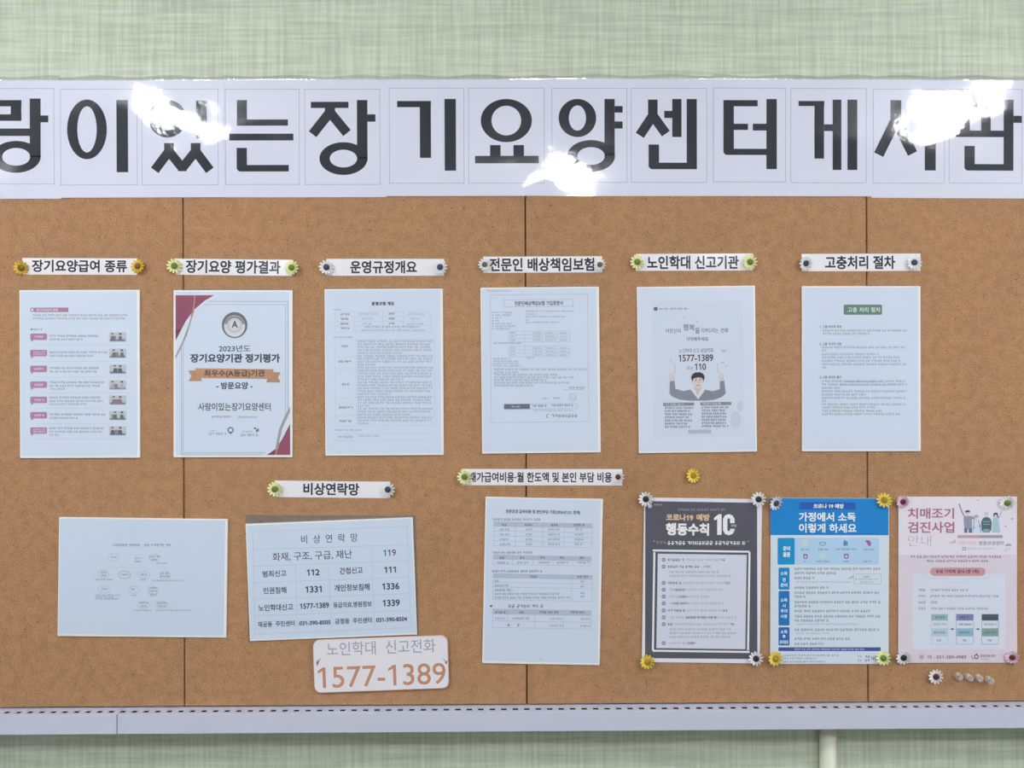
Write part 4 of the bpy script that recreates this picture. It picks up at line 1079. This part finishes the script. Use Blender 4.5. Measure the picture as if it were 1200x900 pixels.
for y, b in ((691.3, 1133), (698.5, 1169), (705.7, 1099), (713, 1157)):
    tx.small(1076.2, 1085.3, y, 2.8, 0, 1.3, (4, 4)).small(1090, b, y, 2.8, 0, 1.2)
tx.done()
for x0, x1, hc, mc in ((1091, 1110.7, (144, 176, 180), (170, 196, 206)), (1120.3, 1140.8, (116, 126, 168), (142, 174, 198)), (1150.2, 1170, (72, 86, 96), (124, 156, 152))):
    bx = Ink(pg, 'flow_box', hc, 4).rect(x0, 719.6, x1, 726.8).frame(x0, 726.8, x1, 755, 0.35).done()
    Ink(pg, 'flow_middle', mc, 5, bx).rect(x0, 736.2, x1, 745.6).done()
    m = (x0 + x1) / 2
    Ink(pg, 'flow_text', (76, 84, 104), 6, bx).small(m - 5, m + 5, 723.2, 2.8, 0, 1.3).small(m - 7, m + 7, 731.5, 2.3, 0, 1.1).small(m - 7, m + 7, 741, 2.5, 0, 1.3).small(m - 3, m + 3, 750.3, 2.5, 0, 1.3).done()
Ink(pg, 'arrows', (66, 70, 86), 4).rect(1113.3, 736.6, 1116, 737.6).poly([(1115.6, 735.6), (1118, 737.1), (1115.6, 738.6)]).rect(1143.4, 736.6, 1146, 737.6).poly([(1145.6, 735.6), (1148, 737.1), (1145.6, 738.6)]).done()
Ink(pg, 'phone_number', (120, 104, 128), 4).text('문  의 : 031-389-4989', 1077, 767.3, 1132.6, 772.3, 0.02).done()
Ink(pg, 'agency_emblem', (98, 84, 104), 4).ring(1144, 769.6, 2.8, 2.8, 1.7, 1.6, 24, -60, 250).poly([(1142.6, 768), (1144.6, 764.8), (1145.4, 768)]).line([(1138.4, 768), (1139, 771), (1141, 772.6)], 0.8).done()
Ink(pg, 'agency_lettering', (104, 98, 116), 4).small(1148.6, 1169, 768.4, 3, 0, 1.4, (6, 6)).small(1148.6, 1158, 772.4, 1.8).done()

# ------------------------------------------------------------------ flower pins
YEL, PALE, WHT = (226, 196, 74), (232, 228, 160), (234, 232, 240)
_pm = {}
def pmat(name, c, rough=0.45):
    if name not in _pm: _pm[name] = simple(name, c, rough, 0.4)
    return _pm[name]
PIN_KIND = {  # petals, centre
    'gold': (pmat('gold_petals', (204, 168, 48)), pmat('brown_centre', (120, 88, 44))),
    'yellow': (pmat('yellow_petals', YEL), pmat('ochre_centre', (150, 126, 30))),
    'pale': (pmat('pale_yellow_petals', PALE), pmat('green_centre', (96, 120, 52))),
    'navy': (pmat('white_petals', WHT), pmat('navy_centre', (56, 60, 92))),
    'olive': (pmat('white_petals', WHT), pmat('olive_centre', (92, 92, 74))),
    'black': (pmat('white_petals', WHT), pmat('black_centre', (38, 34, 46))),
    'maroon': (pmat('white_petals', WHT), pmat('maroon_centre', (92, 34, 50))),
    'pinkish': (pmat('pinkish_petals', (238, 222, 226)), pmat('dark_maroon_centre', (70, 30, 46))),
    'rosy': (pmat('rosy_petals', (220, 190, 204)), pmat('maroon_centre', (92, 34, 50))),
    'whitegreen': (pmat('white_petals', WHT), pmat('green_centre', (96, 120, 52))),
}
def petals_mesh(n, R, cup):
    """one ring of separate leaf-shaped petals, each with thickness and a lengthwise groove"""
    vs, fs = [], []
    prof = [(0.30, 0.030), (0.45, 0.105), (0.65, 0.150), (0.82, 0.140), (0.94, 0.085), (1.0, 0.02)]
    for i in range(n):
        a = 2 * math.pi * i / n
        ca, sa = math.cos(a), math.sin(a)
        base = len(vs)
        for side in (0, 1):
            for (u, wd) in prof:
                for q in (-1, 0, 1):
                    r, t = u * R, q * wd * R
                    lift = cup * R * u * u + (0.02 * R if q == 0 and side == 0 else 0) - (0.05 * R if side else 0)
                    vs.append((r * ca - t * sa, -0.0052 - lift, r * sa + t * ca))
        m = len(prof) * 3
        for k in range(len(prof) - 1):
            for q in range(2):
                f = base + k * 3 + q
                fs.append((f, f + 1, f + 4, f + 3))
                fs.append((f + m, f + m + 3, f + m + 4, f + m + 1))
            for q in (0, 2):
                f = base + k * 3 + q
                fs.append((f, f + 3, f + m + 3, f + m))
        e = base + (len(prof) - 1) * 3
        fs += [(e, e + 1, e + m + 1, e + m), (e + 1, e + 2, e + m + 2, e + m + 1), (base, base + m, base + m + 1, base + 1), (base + 1, base + m + 1, base + m + 2, base + 2)]
    return vs, fs
def centre_mesh(R):
    bm = bmesh.new()
    lathe(bm, [(R * 0.9, -0.0040), (R, -0.0058), (R * 0.96, -0.0070), (R * 0.75, -0.0083), (R * 0.4, -0.0090), (R * 0.08, -0.0092)], 'y', 20)
    for k in range(26):                                   # seeds
        rr = R * 0.85 * math.sqrt((k + 0.5) / 26)
        a = k * 2.39996
        y = -0.0090 + (rr / R) ** 2 * 0.0019
        mt = Matrix.Translation((rr * math.cos(a), y, rr * math.sin(a))) @ Matrix.Scale(R * 0.11, 4)
        bmesh.ops.create_icosphere(bm, subdivisions=1, radius=1.0, matrix=mt)
    return bm
def shaft_mesh():
    bm = bmesh.new()
    lathe(bm, [(0.0026, -0.0052), (0.0026, -0.0030), (0.0012, -0.0022), (0.0006, -0.0018), (0.0006, -0.0001)], 'y', 12)
    return bm
_pin = {}
def pin(kind, px, py, label, R=9.6, tilt=(0, 0), n=12, spin=0.0, Y=-0.0012):
    S = 0.0015
    if kind not in _pin:
        pm, cm = PIN_KIND[kind]
        vs, fs = petals_mesh(n, 9.6 * S, 0.05)
        a = mesh_obj('petals', vs, fs, pm, None, True)
        b = bm_obj('centre', centre_mesh(4.0 * S), cm, None, True)
        c = bm_obj('needle', shaft_mesh(), METAL, None, True)
        _pin[kind] = (a, b, c)
        parts = (a, b, c)
    else:
        parts = []
        for o in _pin[kind]:
            d = o.copy()
            COL.objects.link(d)
            parts.append(d)
    p = P(px, py, Y - 0.006)
    t = empty('flower_pin', (p.x, Y, p.z), (math.radians(tilt[0]), spin, math.radians(tilt[1])))
    k = R / 9.6
    t.scale = (k, 1, k)
    tag(t, label, 'flower pin', 'flower push pins')
    for o in parts:
        o.parent = t
    return t
PINS = [
    ('gold', 23.5, 313, 'dark gold flower pin on the left end of strip 장기요양급여 종류', (12, 14)),
    ('gold', 161.5, 312, 'dark gold flower pin on the right end of strip 장기요양급여 종류', (-6, -12)),
    ('pale', 203.5, 311.5, 'pale yellow flower pin on the left end of strip 장기요양 평가결과', (0, 8)),
    ('pale', 342, 313.5, 'pale yellow flower pin on the right end of strip 장기요양 평가결과', (0, -8)),
    ('navy', 382, 313, 'white navy-centred flower pin on the left end of strip 운영규정개요', (0, 6)),
    ('navy', 516, 313, 'white navy-centred flower pin on the right end of strip 운영규정개요', (0, -6)),
    ('olive', 567.5, 310, 'white olive-centred flower pin on the left end of strip 전문인 배상책임보험', (0, 6)),
    ('olive', 703.5, 310, 'white olive-centred flower pin on the right end of strip 전문인 배상책임보험', (0, -8)),
    ('pale', 746.5, 307, 'pale yellow flower pin on the left end of strip 노인학대 신고기관', (0, 5)),
    ('pale', 879.5, 307, 'pale yellow flower pin on the right end of strip 노인학대 신고기관', (0, -5)),
    ('navy', 943.5, 308, 'white navy-centred flower pin on the left end of strip 고충처리 절차', (10, 22)),
    ('navy', 1072, 308, 'white navy-centred flower pin on the right end of strip 고충처리 절차', (-8, -8)),
    ('pale', 321.5, 573.3, 'pale yellow flower pin on the left end of strip 비상연락망', (0, 6)),
    ('navy', 455, 573.5, 'white navy-centred flower pin on the right end of strip 비상연락망', (4, -6)),
    ('pale', 544, 559, 'pale yellow flower pin on the left end of the longest heading strip', (0, 4)),
    ('maroon', 724.5, 559, 'white maroon-centred flower pin on the right end of the longest heading strip', (0, -4)),
    ('black', 756.5, 585, 'white black-centred flower pin on the upper left corner of the charcoal poster', (0, 4)),
    ('black', 889, 585.2, 'white black-centred flower pin on the upper right corner of the charcoal poster', (0, 0)),
    ('yellow', 758.5, 776, 'yellow flower pin on the lower left corner of the charcoal poster', (0, 5)),
    ('black', 886, 772, 'white black-centred flower pin on the lower right corner of the charcoal poster', (0, 0)),
    ('navy', 908.5, 589, 'tilted navy-centred flower pin on the upper left corner of the blue poster', (16, 26)),
    ('yellow', 1037.5, 587, 'yellow flower pin on the upper right corner of the blue poster', (-12, -16)),
    ('yellow', 908.5, 772, 'yellow flower pin on the lower left corner of the blue poster', (0, 6)),
    ('pale', 1035.5, 772, 'pale yellow flower pin on the lower right corner of the blue poster', (-16, -18)),
    ('rosy', 1057.8, 587.3, 'rosy maroon-centred flower pin on the upper left corner of the pink poster', (12, 8)),
    ('whitegreen', 1181, 588.6, 'white green-centred flower pin on the upper right corner of the pink poster', (16, 4)),
    ('black', 1059, 770.5, 'white black-centred flower pin on the lower left corner of the pink poster', (8, 4)),
    ('rosy', 1187, 770, 'rosy maroon-centred flower pin on the lower right corner of the pink poster', (10, -4)),
    ('yellow', 811.5, 558, 'lone yellow flower pin on bare cork above the charcoal poster', (-10, 12)),
    ('pinkish', 1097, 793.2, 'lone white maroon-centred flower pin on bare cork below the pink poster', (0, 0)),
]
rnd = random.Random(8)
for i, (kind, px, py, lab, tl) in enumerate(PINS):
    R = {'gold': 8.6, 'rosy': 8.2, 'olive': 7.6, 'maroon': 7.8}.get(kind, 8.9)
    bare = 'lone' in lab
    Yp = -0.0002 if bare else (-0.0024 if i >= 16 else -0.0013)
    pin(kind, px, py, lab, R, tl, spin=rnd.uniform(0, 1), Y=Yp)

# ------------------------------------------------------------------ clear push pins on the bare cork
def clear_pin_bm():
    bm = bmesh.new()
    lathe(bm, [(0.0050, -0.0032), (0.0058, -0.0040), (0.0052, -0.0048), (0.0030, -0.0058), (0.0025, -0.0075), (0.0030, -0.0100), (0.0048, -0.0112), (0.0056, -0.0122), (0.0050, -0.0134), (0.0034, -0.0138)], 'y', 24)
    return bm
def needle_bm():
    bm = bmesh.new()
    lathe(bm, [(0.0005, -0.0032), (0.0005, -0.0001)], 'y', 10)
    return bm
CLR = ['leftmost of the four clear push pins in the cork below the pink poster', 'second from left of the four clear push pins below the pink poster',
       'third from left of the four clear push pins below the pink poster', 'rightmost of the four clear push pins in the cork below the pink poster']
first = None
for i, (px, py, rx, rz) in enumerate(((1121.5, 791.5, 0, 0), (1133.5, 792.5, 2, 2), (1145.5, 793.5, 0, -4), (1157, 795.5, 3, 1))):
    p = P(px, py, -0.003)
    t = empty('push_pin', (p.x, -0.0002, p.z), (math.radians(rx), 0, math.radians(rz)))
    tag(t, CLR[i], 'push pin', 'clear push pins')
    if first is None:
        first = (bm_obj('pin_body', clear_pin_bm(), CLEAR, None, True), bm_obj('needle', needle_bm(), METAL, None, True))
        parts = first
    else:
        parts = []
        for o in first:
            d = o.copy()
            COL.objects.link(d)
            parts.append(d)
    for o in parts:
        o.parent = t
